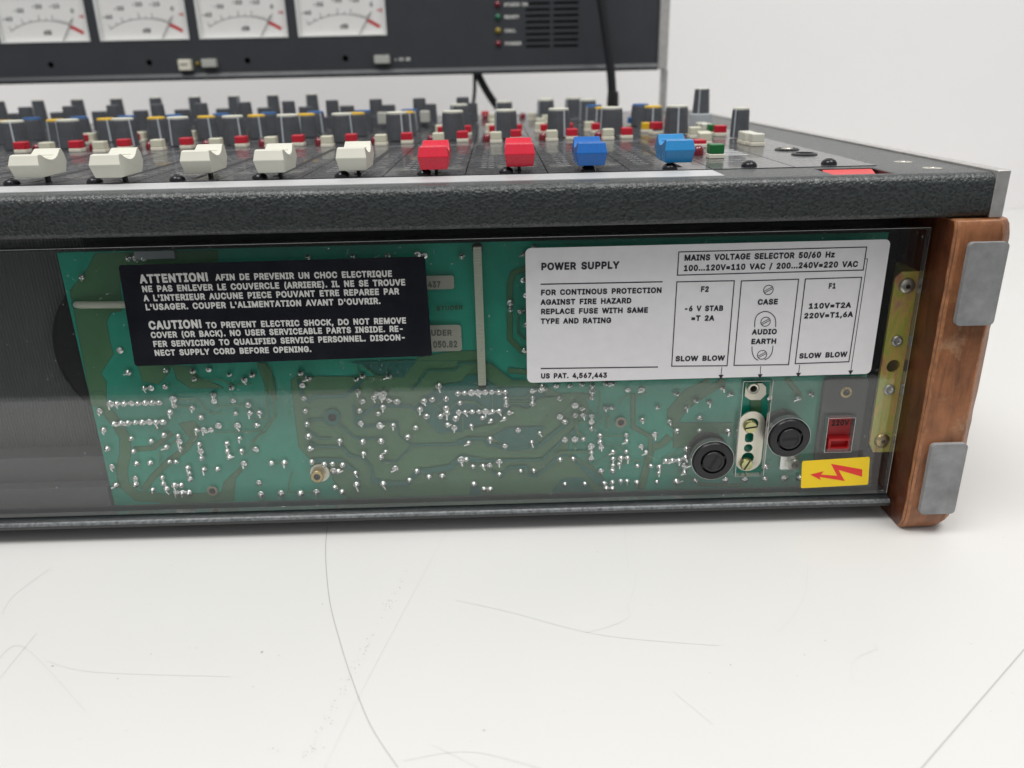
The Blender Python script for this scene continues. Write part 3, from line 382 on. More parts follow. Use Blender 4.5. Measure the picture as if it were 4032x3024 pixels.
D = json.loads('''{"sol":[[33.71,-69.56,1.07],[48.01,-69.02,1.04],[58.29,-69.54,1.1],[58.26,-72.93,1.05],[64.29,-69.24,1.03],[71.93,-71.43,1.1],[77.31,-73.75,1.2],[80.68,-71.68,1.18],[71.93,-76.78,1.17],[38.59,-76.17,1.07],[41.14,-76.24,1.13],[46.67,-75.83,1.08],[64.52,-79.58,1.06],[64.4,-82.33,1.04],[71.87,-82.3,1.06],[77.31,-84.15,1.21],[24.22,-82.37,1.19],[26.96,-82.21,1.18],[29.69,-82.29,1.18],[32.38,-82.37,1.06],[35.13,-82.35,1.08],[37.9,-82.28,1.15],[40.57,-82.22,1.17],[43.31,-82.3,1.19],[48.76,-81.06,1.2],[48.84,-83.67,1.04],[46.71,-86.42,1.14],[55.58,-84.88,1.16],[19.46,-85.24,1.12],[71.98,-87.65,1.06],[77.33,-87.8,1.12],[58.26,-88.96,1.04],[24.11,-90.66,1.21],[26.96,-90.5,1.19],[29.65,-90.48,1.13],[32.49,-90.41,1.08],[35.16,-90.49,1.2],[37.85,-90.47,1.14],[40.64,-90.41,1.2],[43.37,-90.44,1.19],[64.48,-92.84,1.12],[71.87,-93.06,1.1],[19.47,-93.24,1.14],[55.67,-94.46,1.11],[58.4,-94.54,1.05],[61.2,-94.53,1.08],[42.64,-96.02,1.18],[48.13,-96.63,1.03],[29.57,-97.17,1.03],[37.21,-98.6,1.15],[72.0,-98.44,1.08],[48.01,-99.18,1.13],[42.65,-101.33,1.12],[48.02,-102.05,1.09],[19.39,-101.34,1.22],[29.44,-102.8,1.06],[55.71,-100.57,1.1],[66.71,-100.49,1.06],[55.74,-103.75,1.15],[66.44,-103.82,1.08],[55.75,-106.55,1.09],[66.73,-106.48,1.17],[71.99,-103.89,1.08],[29.64,-108.21,1.13],[35.15,-108.07,1.2],[42.73,-107.89,1.04],[45.36,-107.98,1.03],[19.33,-109.54,1.07],[49.58,-110.67,1.17],[71.97,-109.82,1.14],[55.84,-111.69,1.07],[61.25,-111.76,1.09],[49.61,-113.26,1.06],[38.67,-114.74,1.11],[27.68,-114.92,1.03],[38.59,-117.5,1.16],[27.57,-117.42,1.2],[19.42,-117.79,1.21],[49.63,-115.86,1.17],[42.98,-118.58,1.21],[45.69,-118.46,1.02],[33.84,-120.24,1.08],[39.44,-120.05,1.21],[42.96,-121.95,1.18],[45.56,-121.93,1.1],[48.24,-122.02,1.21],[99.12,-71.5,1.23],[101.89,-73.85,1.27],[99.21,-76.81,1.16],[120.13,-74.69,1.14],[122.82,-73.35,1.19],[132.85,-73.82,1.13],[99.19,-81.99,1.18],[120.32,-79.95,1.3],[77.35,-84.12,1.17],[99.14,-87.43,1.1],[121.78,-84.05,1.11],[127.51,-80.73,1.13],[130.27,-80.81,1.26],[126.34,-82.48,1.17],[129.51,-82.58,1.16],[132.17,-83.91,1.12],[135.17,-84.48,1.31],[120.27,-87.95,1.19],[129.58,-86.71,1.14],[127.48,-89.39,1.11],[77.39,-87.63,1.11],[81.33,-87.65,1.13],[79.45,-92.91,1.24],[99.28,-92.95,1.13],[120.27,-93.47,1.11],[127.64,-94.68,1.2],[132.95,-94.58,1.15],[99.27,-98.23,1.31],[111.29,-100.7,1.12],[120.35,-101.37,1.21],[127.65,-101.34,1.26],[141.7,-95.94,1.18],[138.35,-99.74,1.31],[99.21,-103.67,1.2],[77.58,-103.62,1.15],[120.2,-106.65,1.18],[129.12,-105.95,1.1],[127.08,-108.44,1.19],[83.04,-109.77,1.15],[88.33,-109.67,1.29],[99.24,-109.59,1.27],[104.07,-110.82,1.2],[107.41,-110.67,1.1],[111.49,-111.31,1.15],[107.43,-114.03,1.15],[109.51,-114.1,1.14],[116.25,-115.19,1.15],[116.18,-120.53,1.28],[107.39,-121.36,1.13],[76.79,-118.56,1.11],[76.93,-123.79,1.3],[85.11,-123.68,1.22],[93.15,-123.62,1.31],[99.56,-123.45,1.18],[109.98,-123.51,1.29],[126.96,-120.5,1.24],[132.34,-113.87,1.27],[140.92,-115.17,1.26],[137.74,-119.0,1.2],[145.73,-117.93,1.12],[151.1,-117.68,1.14],[151.72,-78.4,1.28],[148.96,-83.91,1.29],[145.57,-84.49,1.29],[154.26,-83.77,1.17],[143.92,-88.0,1.24],[146.35,-91.02,1.27],[154.14,-87.81,1.23],[154.36,-89.78,1.27],[151.71,-91.18,1.21],[157.76,-92.39,1.24],[154.33,-94.97,1.24],[156.98,-96.44,1.15],[159.09,-110.71,1.29],[158.96,-81.73,1.17],[161.64,-81.71,1.0],[164.33,-81.69,1.17],[166.96,-81.72,1.17],[169.61,-81.65,1.11],[172.25,-81.68,0.99],[174.93,-81.7,1.16],[177.53,-81.73,1.01],[177.69,-84.44,1.17],[177.76,-87.03,1.11],[188.05,-81.64,0.99],[188.11,-84.45,1.02],[188.08,-86.93,1.11],[192.1,-79.69,1.09],[191.42,-81.35,1.13],[192.85,-80.67,1.16],[197.38,-79.74,1.03],[202.75,-79.75,0.98],[207.39,-79.16,1.16],[211.34,-79.85,0.99],[211.38,-82.41,1.15],[211.38,-85.07,1.01],[216.7,-79.19,1.14],[219.35,-79.26,1.13],[198.72,-85.05,1.15],[159.67,-85.77,1.09],[204.78,-88.2,1.15],[207.37,-89.6,1.02],[216.8,-89.63,1.11],[219.42,-89.56,1.05],[204.82,-92.33,1.15],[208.04,-92.43,1.13],[211.41,-92.92,1.07],[211.41,-95.55,1.08],[211.4,-98.3,0.99],[225.4,-82.23,0.99],[230.75,-82.33,1.1],[237.48,-89.74,1.08],[231.51,-95.0,1.15],[242.34,-96.07,1.1],[236.87,-101.68,1.01],[159.0,-89.76,1.05],[161.62,-89.74,1.13],[164.24,-89.72,1.08],[166.95,-89.7,0.99],[169.56,-89.78,1.14],[172.23,-89.76,1.14],[174.9,-89.74,1.0],[178.95,-90.49,1.09],[176.94,-93.0,1.06],[168.3,-92.4,1.13],[171.57,-93.74,1.04],[163.69,-95.64,1.03],[198.82,-92.95,1.08],[200.78,-95.09,1.17],[182.25,-98.19,1.0],[190.82,-99.55,1.01],[171.01,-101.68,1.1],[162.34,-103.09,1.15],[176.88,-105.1,1.08],[187.57,-103.59,1.07],[200.81,-103.03,1.15],[204.81,-102.99,1.13],[208.16,-102.84,1.0],[211.44,-106.24,1.15],[211.43,-108.96,1.02],[211.52,-111.74,1.04],[214.85,-101.42,1.14],[214.9,-104.21,1.06],[215.46,-106.72,1.14],[225.38,-101.59,1.02],[225.5,-104.22,1.15],[231.51,-106.85,1.02],[233.6,-109.48,1.01],[220.18,-108.81,1.08],[225.56,-108.82,1.05],[220.22,-112.06,1.09],[223.46,-111.64,1.16],[226.16,-111.72,1.12],[222.93,-114.32,0.98],[220.24,-114.91,1.04],[220.21,-117.26,1.09],[215.58,-117.48,1.08],[198.84,-111.61,1.12],[204.18,-111.41,1.08],[230.25,-115.48,1.0],[235.72,-115.6,1.03],[239.25,-116.28,1.15],[239.14,-118.89,1.05],[241.64,-113.49,1.13],[244.35,-113.52,1.17],[161.13,-110.36,1.1],[174.35,-112.16,1.11],[163.68,-113.64,1.1],[167.72,-113.51,1.04],[170.41,-113.59,1.16],[182.91,-116.21,1.07],[188.22,-116.22,1.16],[174.26,-117.51,1.04],[163.71,-121.55,1.15],[167.74,-124.06,1.13],[170.42,-124.14,1.1],[200.88,-122.82,1.07],[208.97,-122.97,1.01],[216.96,-122.95,1.13],[220.34,-122.63,1.05],[217.72,-125.21,1.11],[220.32,-125.39,1.01],[223.62,-122.1,1.0],[226.21,-122.18,1.01],[230.28,-122.94,1.14],[238.48,-123.04,1.02],[262.55,-82.43,1.21],[265.93,-84.96,1.1],[244.45,-84.23,1.14],[252.42,-87.42,1.1],[257.74,-88.44,1.15],[248.96,-90.34,1.05],[254.36,-94.98,1.11],[245.5,-100.2,1.22],[254.52,-100.35,1.06],[265.98,-100.93,1.16],[292.9,-87.49,1.09],[297.71,-86.07,1.09],[281.62,-87.36,1.03],[249.65,-108.25,1.03],[249.7,-112.25,1.22],[246.98,-113.61,1.2],[249.63,-116.19,1.19],[249.71,-118.92,1.19],[246.56,-123.08,1.22],[254.59,-122.99,1.06],[266.64,-123.16,1.15],[274.7,-123.2,1.13],[282.88,-123.03,1.14],[291.01,-122.98,1.22],[296.97,-122.83,1.18],[282.86,-117.55,1.22],[24.07,-32.13,1.04],[42.25,-25.5,1.15],[45.06,-25.57,1.16],[47.84,-25.56,1.17],[32.33,-60.61,1.14],[106.98,-26.8,1.14],[123.16,-26.91,1.04],[135.97,-27.02,1.16],[146.76,-26.86,1.06],[149.24,-27.35,1.1],[162.83,-27.9,1.16],[189.34,-25.18,1.03],[185.28,-27.78,0.96],[185.13,-37.38,0.95],[186.07,-43.17,0.97],[180.19,-45.84,1.02],[180.14,-48.51,1.08],[183.84,-49.25,1.07],[185.9,-54.59,0.98],[185.23,-64.83,0.98]],"L1":[[[30.36,-23.65],[74.68,-23.7],[73.9,-28.75],[38.13,-28.28],[35.56,-45.56],[31.66,-45.9],[29.25,-49.4],[28.89,-57.52],[29.26,-62.11],[22.9,-69.85],[24.18,-73.18],[22.27,-83.67],[16.52,-83.51],[18.28,-37.22],[26.27,-29.26]],[[37.45,-66.98],[50.48,-67.34],[48.6,-70.57],[43.83,-75.16],[37.96,-73.57]],[[50.48,-67.34],[56.93,-67.99],[60.1,-72.78],[66.67,-75.81],[68.66,-77.3],[55.44,-76.92],[51.26,-73.0]],[[22.2,-76.89],[23.07,-82.84],[26.48,-89.59],[29.04,-96.8],[27.31,-105.64],[24.8,-111.58],[24.46,-117.17],[27.49,-121.2],[37.05,-122.48],[36.47,-126.8],[25.11,-125.28],[20.02,-118.51],[20.5,-110.58],[23.13,-104.36],[24.54,-97.14],[22.46,-91.31],[18.87,-84.16],[17.9,-77.53]],[[28.62,-119.9],[33.42,-114.21],[41.79,-106.6],[48.94,-101.77],[54.5,-95.04],[56.42,-96.62],[50.64,-103.63],[43.33,-108.56],[35.22,-115.95],[30.52,-121.5]],[[48.94,-91.66],[54.96,-90.6],[57.87,-94.9],[51.53,-97.71]],[[60.86,-122.75],[62.51,-118.05],[69.94,-111.51],[71.17,-112.58],[67.35,-116.63],[65.43,-126.62],[35.31,-127.53],[36.12,-123.03]],[[29.45,-101.04],[32.11,-101.12],[36.82,-100.8],[44.95,-94.7],[46.19,-96.36],[37.58,-102.82],[32.15,-103.2],[29.39,-103.12]],[[94.93,-74.78],[97.11,-73.18],[138.15,-74.34],[144.34,-67.68],[168.55,-68.12],[170.34,-68.63],[180.33,-76.72],[187.46,-77.4],[199.08,-83.26],[208.08,-83.04],[210.45,-90.93],[203.69,-98.7],[201.9,-108.81],[212.2,-115.34],[216.03,-119.65],[219.46,-125.59],[213.34,-127.27],[161.36,-126.96],[111.41,-126.98],[109.8,-124.26],[106.65,-118.35],[106.15,-114.15],[98.02,-108.22],[94.49,-103.0],[94.73,-87.56]],[[144.4,-66.7],[158.14,-64.52],[168.67,-64.58],[168.54,-68.54],[143.87,-68.09]],[[241.4,-91.34],[247.77,-83.2],[257.35,-78.17],[257.82,-84.95],[249.16,-91.56],[246.67,-95.96],[245.05,-99.93],[241.73,-97.82]],[[243.99,-97.01],[252.81,-97.27],[267.91,-97.72],[267.9,-102.15],[259.04,-102.29],[253.05,-107.0],[246.8,-108.04],[244.59,-108.39]],[[230.83,-126.27],[232.39,-117.84],[234.46,-106.68],[239.0,-105.12],[241.81,-101.93],[243.99,-103.85],[240.68,-107.62],[237.0,-108.88],[235.25,-118.36],[233.69,-126.79]],[[245.03,-90.27],[262.37,-78.29],[264.07,-80.75],[246.73,-92.73]],[[288.1,-78.78],[294.31,-85.93],[292.81,-87.23],[286.6,-80.08]],[[256.11,-124.4],[273.64,-125.38],[273.56,-126.7],[256.03,-125.72]],[[277.71,-80.43],[278.89,-93.38],[274.59,-93.78],[273.41,-80.83]],[[186.72,-34.0],[182.41,-35.46],[181.17,-38.97],[180.72,-59.89],[184.64,-64.21],[186.33,-64.25],[186.27,-66.25],[183.74,-66.17],[178.72,-60.63],[179.19,-38.61],[180.85,-33.88],[186.08,-32.12]],[[186.4,-49.89],[183.38,-50.47],[183.24,-57.64],[185.9,-60.18],[185.44,-60.66],[182.58,-57.92],[182.72,-49.91],[186.28,-49.23]],[[178.87,-71.93],[186.31,-72.89],[186.05,-74.87],[178.61,-73.91]],[[210.49,-85.59],[207.68,-85.94],[200.73,-92.85],[199.27,-91.37],[206.72,-83.96],[210.23,-83.53]],[[228.32,-84.05],[228.79,-97.93],[235.86,-102.18],[236.22,-110.83],[234.56,-110.89],[234.24,-103.14],[227.17,-98.89],[226.66,-84.11]],[[82.9,-67.33],[86.39,-67.43],[88.66,-73.61],[88.33,-83.19],[84.96,-78.27]]],"L2":[[[142.7,-86.51],[145.63,-82.7],[154.84,-77.67],[160.66,-77.12],[163.01,-74.32],[167.9,-74.22],[174.45,-79.66],[190.11,-80.11],[193.68,-83.59],[186.41,-88.75],[183.71,-88.19],[180.1,-87.59],[175.88,-93.88],[167.18,-95.62],[160.69,-98.43],[150.14,-98.61],[145.06,-91.98],[140.39,-87.42]],[[178.54,-96.95],[192.7,-96.87],[188.96,-105.86],[177.88,-106.03],[171.58,-100.76]],[[195.36,-126.54],[199.14,-121.23],[201.01,-120.24],[209.0,-120.48],[213.34,-127.0]],[[117.94,-67.84],[143.9,-67.62],[138.58,-74.54],[127.96,-74.24],[123.12,-68.92]],[[201.9,-109.84],[215.56,-119.63],[218.99,-125.57],[213.75,-123.81],[206.6,-115.17]],[[162.48,-121.67],[164.39,-120.68],[166.56,-125.52],[166.05,-126.84],[161.8,-126.97]],[[98.58,-74.09],[99.22,-81.46],[100.77,-82.68],[102.76,-81.01],[115.01,-81.12],[122.58,-74.11],[123.54,-75.15],[115.55,-82.54],[103.26,-82.43],[100.81,-84.5],[97.86,-82.2],[97.18,-74.21]],[[99.46,-90.89],[106.24,-90.84],[106.24,-91.84],[99.46,-91.89]],[[111.8,-93.12],[116.76,-98.26],[117.86,-99.42],[127.99,-99.57],[129.49,-102.82],[128.59,-103.24],[127.35,-100.55],[117.44,-100.4],[116.04,-98.96],[111.08,-93.82]],[[126.89,-92.57],[134.92,-92.8],[135.4,-99.0],[139.79,-103.27],[138.58,-105.57],[132.99,-110.95],[126.84,-110.75],[126.86,-110.01],[132.69,-110.19],[137.98,-105.11],[138.87,-103.41],[134.68,-99.34],[134.22,-93.52],[126.87,-93.31]],[[139.31,-103.09],[159.74,-103.21],[161.68,-100.99],[167.4,-101.15],[167.38,-102.15],[162.12,-101.99],[160.2,-104.21],[139.31,-104.09]],[[118.44,-85.28],[118.78,-93.34],[120.09,-94.14],[126.28,-94.08],[126.3,-95.24],[119.77,-95.3],[117.64,-94.0],[117.28,-85.32]],[[117.93,-91.63],[126.33,-85.32],[140.91,-86.0],[140.85,-87.4],[126.77,-86.76],[118.77,-92.75]],[[98.85,-94.81],[103.26,-99.1],[108.11,-99.25],[108.09,-99.99],[102.94,-99.84],[98.33,-95.35]],[[99.25,-100.22],[101.58,-102.43],[112.61,-103.02],[114.59,-106.72],[120.39,-108.43],[123.47,-112.96],[123.17,-119.39],[122.09,-119.35],[122.37,-113.26],[119.71,-109.35],[113.85,-107.62],[111.95,-104.06],[101.12,-103.49],[98.51,-101.0]],[[99.34,-108.12],[111.18,-108.48],[116.71,-114.02],[117.3,-118.53],[115.5,-118.77],[114.99,-114.88],[110.4,-110.28],[99.28,-109.94]],[[122.98,-117.69],[129.48,-119.44],[136.19,-119.65],[140.19,-114.61],[153.88,-112.93],[158.9,-108.25],[164.51,-109.56],[167.21,-109.91],[166.91,-112.29],[164.09,-111.94],[159.6,-110.89],[154.94,-115.23],[141.47,-116.87],[137.33,-122.09],[129.12,-121.84],[122.36,-120.01]],[[157.54,-102.2],[162.3,-100.79],[168.72,-100.99],[170.5,-103.6],[173.99,-103.94],[177.13,-105.8],[189.6,-105.19],[202.29,-94.14],[203.21,-95.2],[190.16,-106.57],[176.77,-107.22],[173.55,-105.32],[169.7,-104.94],[167.96,-102.37],[162.48,-102.21],[157.94,-103.56]],[[160.26,-110.1],[163.9,-110.72],[191.47,-111.05],[196.89,-105.73],[204.22,-98.35],[204.98,-99.11],[197.65,-106.49],[191.91,-112.13],[163.8,-111.8],[160.08,-111.16]],[[171.49,-115.66],[174.68,-118.04],[177.85,-114.2],[185.62,-113.86],[186.54,-117.65],[189.12,-118.15],[194.02,-113.82],[197.89,-109.65],[201.83,-109.22],[201.97,-110.46],[198.49,-110.83],[194.9,-114.72],[189.48,-119.49],[185.52,-118.73],[184.66,-115.14],[178.45,-115.42],[174.88,-119.74],[170.75,-116.66]],[[159.28,-69.01],[172.61,-69.38],[180.43,-76.47],[185.69,-76.62],[185.67,-77.12],[180.23,-76.97],[172.41,-69.88],[159.26,-69.51]],[[141.1,-79.46],[147.9,-71.68],[158.09,-71.73],[160.87,-68.97],[167.63,-69.17],[167.61,-69.83],[161.13,-69.65],[158.37,-72.39],[148.2,-72.34],[141.6,-79.9]],[[112.64,-90.54],[112.08,-92.25],[110.87,-93.54],[109.3,-94.13],[107.71,-93.87],[106.48,-92.82],[105.9,-91.23],[106.08,-89.47],[106.99,-87.93],[108.42,-86.97],[110.04,-86.81],[111.48,-87.47],[112.42,-88.82]]],"L3":[[[180.1,-87.59],[186.41,-89.25],[190.97,-84.49],[199.08,-84.24],[189.97,-96.29],[178.11,-95.94],[167.08,-98.62],[160.62,-99.93],[160.73,-97.42],[173.11,-95.29]],[[49.01,-80.69],[57.93,-81.2],[62.33,-87.16],[66.68,-87.28],[66.66,-87.74],[62.09,-87.6],[57.69,-81.64],[48.99,-81.15]],[[48.48,-83.82],[54.21,-84.23],[54.17,-84.69],[48.44,-84.28]],[[64.04,-84.03],[78.78,-83.97],[78.78,-84.43],[64.04,-84.49]],[[62.74,-95.31],[77.19,-95.49],[77.19,-95.95],[62.74,-95.77]],[[41.29,-93.24],[44.39,-90.88],[46.84,-87.06],[47.22,-87.3],[44.73,-91.2],[41.57,-93.6]],[[51.6,-96.5],[55.03,-94.86],[55.23,-95.28],[51.8,-96.92]],[[58.25,-73.07],[68.43,-73.12],[71.68,-75.11],[79.98,-75.25],[79.98,-75.71],[71.54,-75.57],[68.31,-73.58],[58.25,-73.53]],[[37.96,-111.52],[39.43,-103.27],[49.77,-96.47],[50.03,-96.85],[39.85,-103.55],[38.4,-111.6]],[[39.18,-93.12],[42.36,-92.97],[42.38,-93.43],[39.2,-93.58]],[[86.32,-68.19],[84.29,-90.46],[78.23,-90.28],[78.25,-89.78],[83.83,-89.94],[85.82,-68.15]],[[88.51,-68.25],[86.9,-89.4],[80.98,-95.8],[69.12,-95.71],[69.12,-95.21],[80.76,-95.3],[86.42,-89.18],[88.01,-68.21]],[[88.32,-88.5],[82.85,-95.79],[76.33,-100.14],[76.05,-99.72],[82.51,-95.43],[87.92,-88.2]],[[81.59,-95.22],[73.27,-106.07],[72.87,-105.77],[81.19,-94.92]],[[83.09,-109.67],[87.7,-109.6],[87.7,-110.1],[83.09,-110.17]],[[88.41,-122.8],[99.1,-123.41],[99.08,-123.91],[88.39,-123.3]],[[149.32,-86.48],[154.41,-83.71],[154.65,-84.15],[149.56,-86.92]],[[150.07,-86.55],[153.32,-89.9],[158.88,-84.78],[165.72,-84.97],[165.7,-85.47],[159.06,-85.28],[153.3,-90.6],[149.71,-86.89]],[[121.58,-69.15],[121.64,-73.39],[121.14,-73.39],[121.08,-69.15]],[[123.48,-69.02],[128.13,-73.34],[132.44,-73.83],[132.38,-74.33],[127.91,-73.82],[123.14,-69.38]],[[91.16,-113.77],[89.15,-118.91],[88.11,-123.62],[87.63,-123.52],[88.67,-118.77],[90.7,-113.59]],[[177.94,-83.86],[185.47,-84.08],[187.67,-81.81],[188.03,-82.15],[185.67,-84.58],[177.92,-84.36]],[[177.89,-85.32],[187.36,-85.5],[187.36,-86.0],[177.89,-85.82]],[[178.33,-86.31],[187.35,-86.57],[187.33,-87.07],[178.31,-86.81]],[[172.6,-82.5],[172.63,-89.33],[172.13,-89.33],[172.1,-82.5]],[[159.89,-85.29],[165.83,-85.46],[169.39,-88.56],[169.07,-88.94],[165.63,-85.96],[159.87,-85.79]],[[160.8,-90.97],[160.5,-97.92],[160.0,-97.9],[160.3,-90.95]],[[214.62,-82.26],[214.37,-93.03],[213.87,-93.01],[214.12,-82.24]],[[217.07,-91.11],[217.11,-93.2],[212.54,-97.63],[212.2,-97.27],[216.61,-93.0],[216.57,-91.13]],[[221.55,-87.64],[225.49,-83.37],[225.85,-83.71],[221.91,-87.98]],[[205.5,-95.25],[210.98,-95.41],[210.96,-95.91],[205.48,-95.75]],[[216.13,-101.49],[224.87,-101.5],[224.87,-102.0],[216.13,-101.99]],[[216.21,-105.66],[222.34,-105.69],[225.28,-108.83],[224.92,-109.17],[222.12,-106.19],[216.21,-106.16]],[[220.59,-107.49],[217.88,-110.49],[213.68,-114.6],[209.16,-113.91],[208.62,-110.08],[209.12,-110.02],[209.6,-113.47],[213.5,-114.08],[217.52,-110.15],[220.23,-107.15]],[[223.79,-113.89],[228.46,-112.73],[234.12,-113.16],[234.08,-113.66],[228.5,-113.23],[223.91,-114.37]],[[240.03,-112.85],[249.53,-107.47],[249.77,-107.91],[240.27,-113.29]],[[247.04,-114.81],[247.83,-120.94],[253.81,-121.63],[253.75,-122.13],[247.39,-121.38],[246.54,-114.87]],[[232.96,-83.49],[228.07,-85.29],[227.89,-84.83],[232.78,-83.03]],[[205.42,-94.64],[206.26,-99.47],[209.56,-101.97],[208.9,-102.83],[205.26,-100.07],[204.36,-94.82]],[[205.51,-104.81],[205.54,-108.39],[204.46,-108.39],[204.43,-104.81]],[[196.96,-109.25],[198.96,-107.93],[210.7,-108.02],[210.7,-109.1],[199.28,-109.01],[197.56,-110.15]],[[218.31,-93.11],[218.42,-98.11],[217.34,-98.13],[217.23,-93.13]]],"W":[["ATTENTION!",[49.13,-32.6],[73.51,-32.39],3.1],["AFIN DE PREVENIR UN CHOC ELECTRIQUE",[75.84,-32.29],[138.48,-32.49],2.25],["NE PAS ENLEVER LE COUVERCLE (ARRIERE). IL NE SE TROUVE",[49.25,-35.83],[142.95,-35.74],2.25],["A L'INTERIEUR AUCUNE PIECE POUVANT ETRE REPAREE PAR",[49.19,-39.2],[140.46,-38.97],2.25],["L'USAGER. COUPER L'ALIMENTATION AVANT D'OUVRIR.",[49.23,-42.52],[133.61,-42.37],2.25],["CAUTION!",[49.13,-49.72],[68.44,-49.59],3.1],["TO PREVENT ELECTRIC SHOCK, DO NOT REMOVE",[69.73,-49.84],[142.26,-49.93],2.25],["COVER (OR BACK). NO USER SERVICEABLE PARTS INSIDE. RE-",[49.23,-53.01],[141.13,-53.01],2.25],["FER SERVICING TO QUALIFIED SERVICE PERSONNEL. DISCON-",[49.44,-56.45],[141.66,-56.33],2.25],["NECT SUPPLY CORD BEFORE OPENING.",[49.32,-59.87],[106.8,-59.91],2.25]],"I":[["POWER SUPPLY",[191.3,-31.47],[219.33,-31.58],2.6],["FOR CONTINOUS PROTECTION",[191.16,-40.69],[234.98,-40.9],2.0],["AGAINST FIRE HAZARD",[191.1,-44.28],[224.14,-44.49],2.0],["REPLACE FUSE WITH SAME",[191.11,-47.77],[230.3,-48.18],2.0],["TYPE AND RATING",[191.05,-51.42],[216.97,-51.73],2.0],["US PAT. 4,567,443",[190.92,-72.76],[215.95,-73.13],2.0],["MAINS VOLTAGE SELECTOR 50/60 Hz",[242.29,-29.37],[296.23,-29.48],2.1],["100...120V=110 VAC / 200...240V=220 VAC",[242.22,-33.11],[304.97,-33.15],2.1],["F2",[248.91,-40.92],[252.03,-40.96],2.0],["-6 V STAB",[243.29,-48.04],[257.7,-48.21],2.0],["=T 2A",[246.03,-51.73],[254.69,-51.88],2.0],["SLOW BLOW",[241.18,-67.31],[259.76,-67.51],2.0],["CASE",[270.01,-46.28],[277.56,-46.26],2.0],["AUDIO",[269.01,-57.64],[278.29,-57.67],2.0],["EARTH",[268.95,-61.34],[278.53,-61.38],2.0],["F1",[295.26,-40.92],[298.02,-40.91],2.0],["110V=T2A",[288.8,-48.28],[304.52,-48.26],2.0],["220V=T1,6A",[287.53,-51.96],[305.71,-51.78],2.0],["SLOW BLOW",[287.55,-67.5],[305.64,-67.27],2.0]],"IL":[[[191.1,-36.72],[234.93,-36.93]],[[190.92,-68.9],[234.76,-69.5]]],"IB":[[[240.19,-26.27],[307.09,-26.16],[307.02,-34.46],[240.16,-34.65]],[[240.09,-37.09],[260.81,-37.2],[260.71,-69.72],[239.91,-69.33]],[[263.39,-37.35],[284.05,-37.24],[283.84,-69.91],[263.29,-69.66]],[[286.49,-37.22],[306.85,-37.11],[306.48,-69.39],[286.31,-69.61]]],"IC":[[273.48,-40.92],[273.58,-52.9],[273.51,-65.75]],"IA":[[[258.81,-70.22],[258.73,-75.06]],[[273.41,-70.26],[273.52,-75.24]],[[288.1,-70.12],[287.99,-75.09]],[[307.28,-30.42],[308.02,-30.44],[307.71,-74.67]]],"IU":[[[269.74,-54.91],[269.68,-51.92],[270.56,-49.98],[272.99,-48.96],[275.39,-49.8],[277.07,-51.9],[277.51,-54.99]],[[269.42,-62.34],[269.77,-64.83],[270.82,-66.9],[272.19,-67.85]],[[277.25,-62.33],[277.09,-65.03],[276.19,-66.82],[274.56,-67.78]]],"ST":{"c":[[293.56,-110.63],[320.23,-109.55],[321.22,-121.9],[294.35,-122.71]],"bolt":[[297.34,-116.63],[302.66,-115.28],[301.67,-116.76],[308.24,-117.5],[305.11,-112.11],[317.89,-114.94],[318.24,-118.22],[308.46,-114.93],[311.6,-119.95],[301.2,-117.77],[302.04,-119.24]]},"PL":{"a":[[149.41,-34.32],[159.62,-34.8],[159.3,-39.92],[149.95,-39.55]],"b":[[149.56,-53.53],[161.46,-53.76],[161.23,-64.14],[149.81,-64.29]],"t":[["437",[150.06,-39.02],[154.87,-39.02],2.3],["UDER",[149.98,-57.63],[158.02,-57.84],2.3],["050.82",[150.57,-62.46],[159.99,-62.49],2.6]],"s":["STUDER",[152.68,-48.0],[162.58,-47.82],1.7]},"misc":{"fuse":[[258.08,-109.03],[287.11,-100.0]],"slot":[[267.6,-76.36],[278.76,-76.49],[278.88,-116.67],[267.75,-116.73]],"vol":[[301.69,-92.7],[312.16,-92.43],[312.69,-106.99],[302.25,-107.47]],"link":[[274.01,-91.62],[275.02,-117.74],[269.12,-104.83],[279.63,-105.15]],"lscr":[[273.57,-97.43],[273.92,-113.99]],"lhole":[[273.69,-103.32],[273.69,-107.49]],"sock":[273.69,-81.91],"pad":[[271.22,-80.51],[277.74,-80.7],[279.33,-82.29],[279.63,-85.4],[277.66,-87.69],[273.65,-87.58],[271.33,-85.95]],"vplate":[[300.84,-80.58],[319.25,-80.33],[322.14,-114.05],[302.2,-113.86]],"vslid":[[306.21,-97.64],[314.85,-97.49],[315.39,-108.47],[306.65,-108.82]],"brass":[310.68,-84.84],"nut":[293.31,-115.71],"nut2":[101.31,-114.99],"hole":[[57.73,-121.32],[222.95,-95.76],[109.4,-90.45]],"tie":[[168.68,-25.63],[168.66,-77.77]],"tie2":[[19.28,-42.27],[37.17,-42.73]],"br":[[324.41,-37.26],[331.51,-36.96],[332.24,-110.64],[324.98,-110.8],[323.25,-107.01],[322.57,-39.42]],"bscr":[[327.14,-42.33],[327.33,-105.5]],"briv":[[327.56,-63.83],[327.56,-83.73]],"bhole":[327.93,-74.03],"toroid":[[1.67,-57.18],[13.42,-36.82],[14.07,-94.93]]}}''')
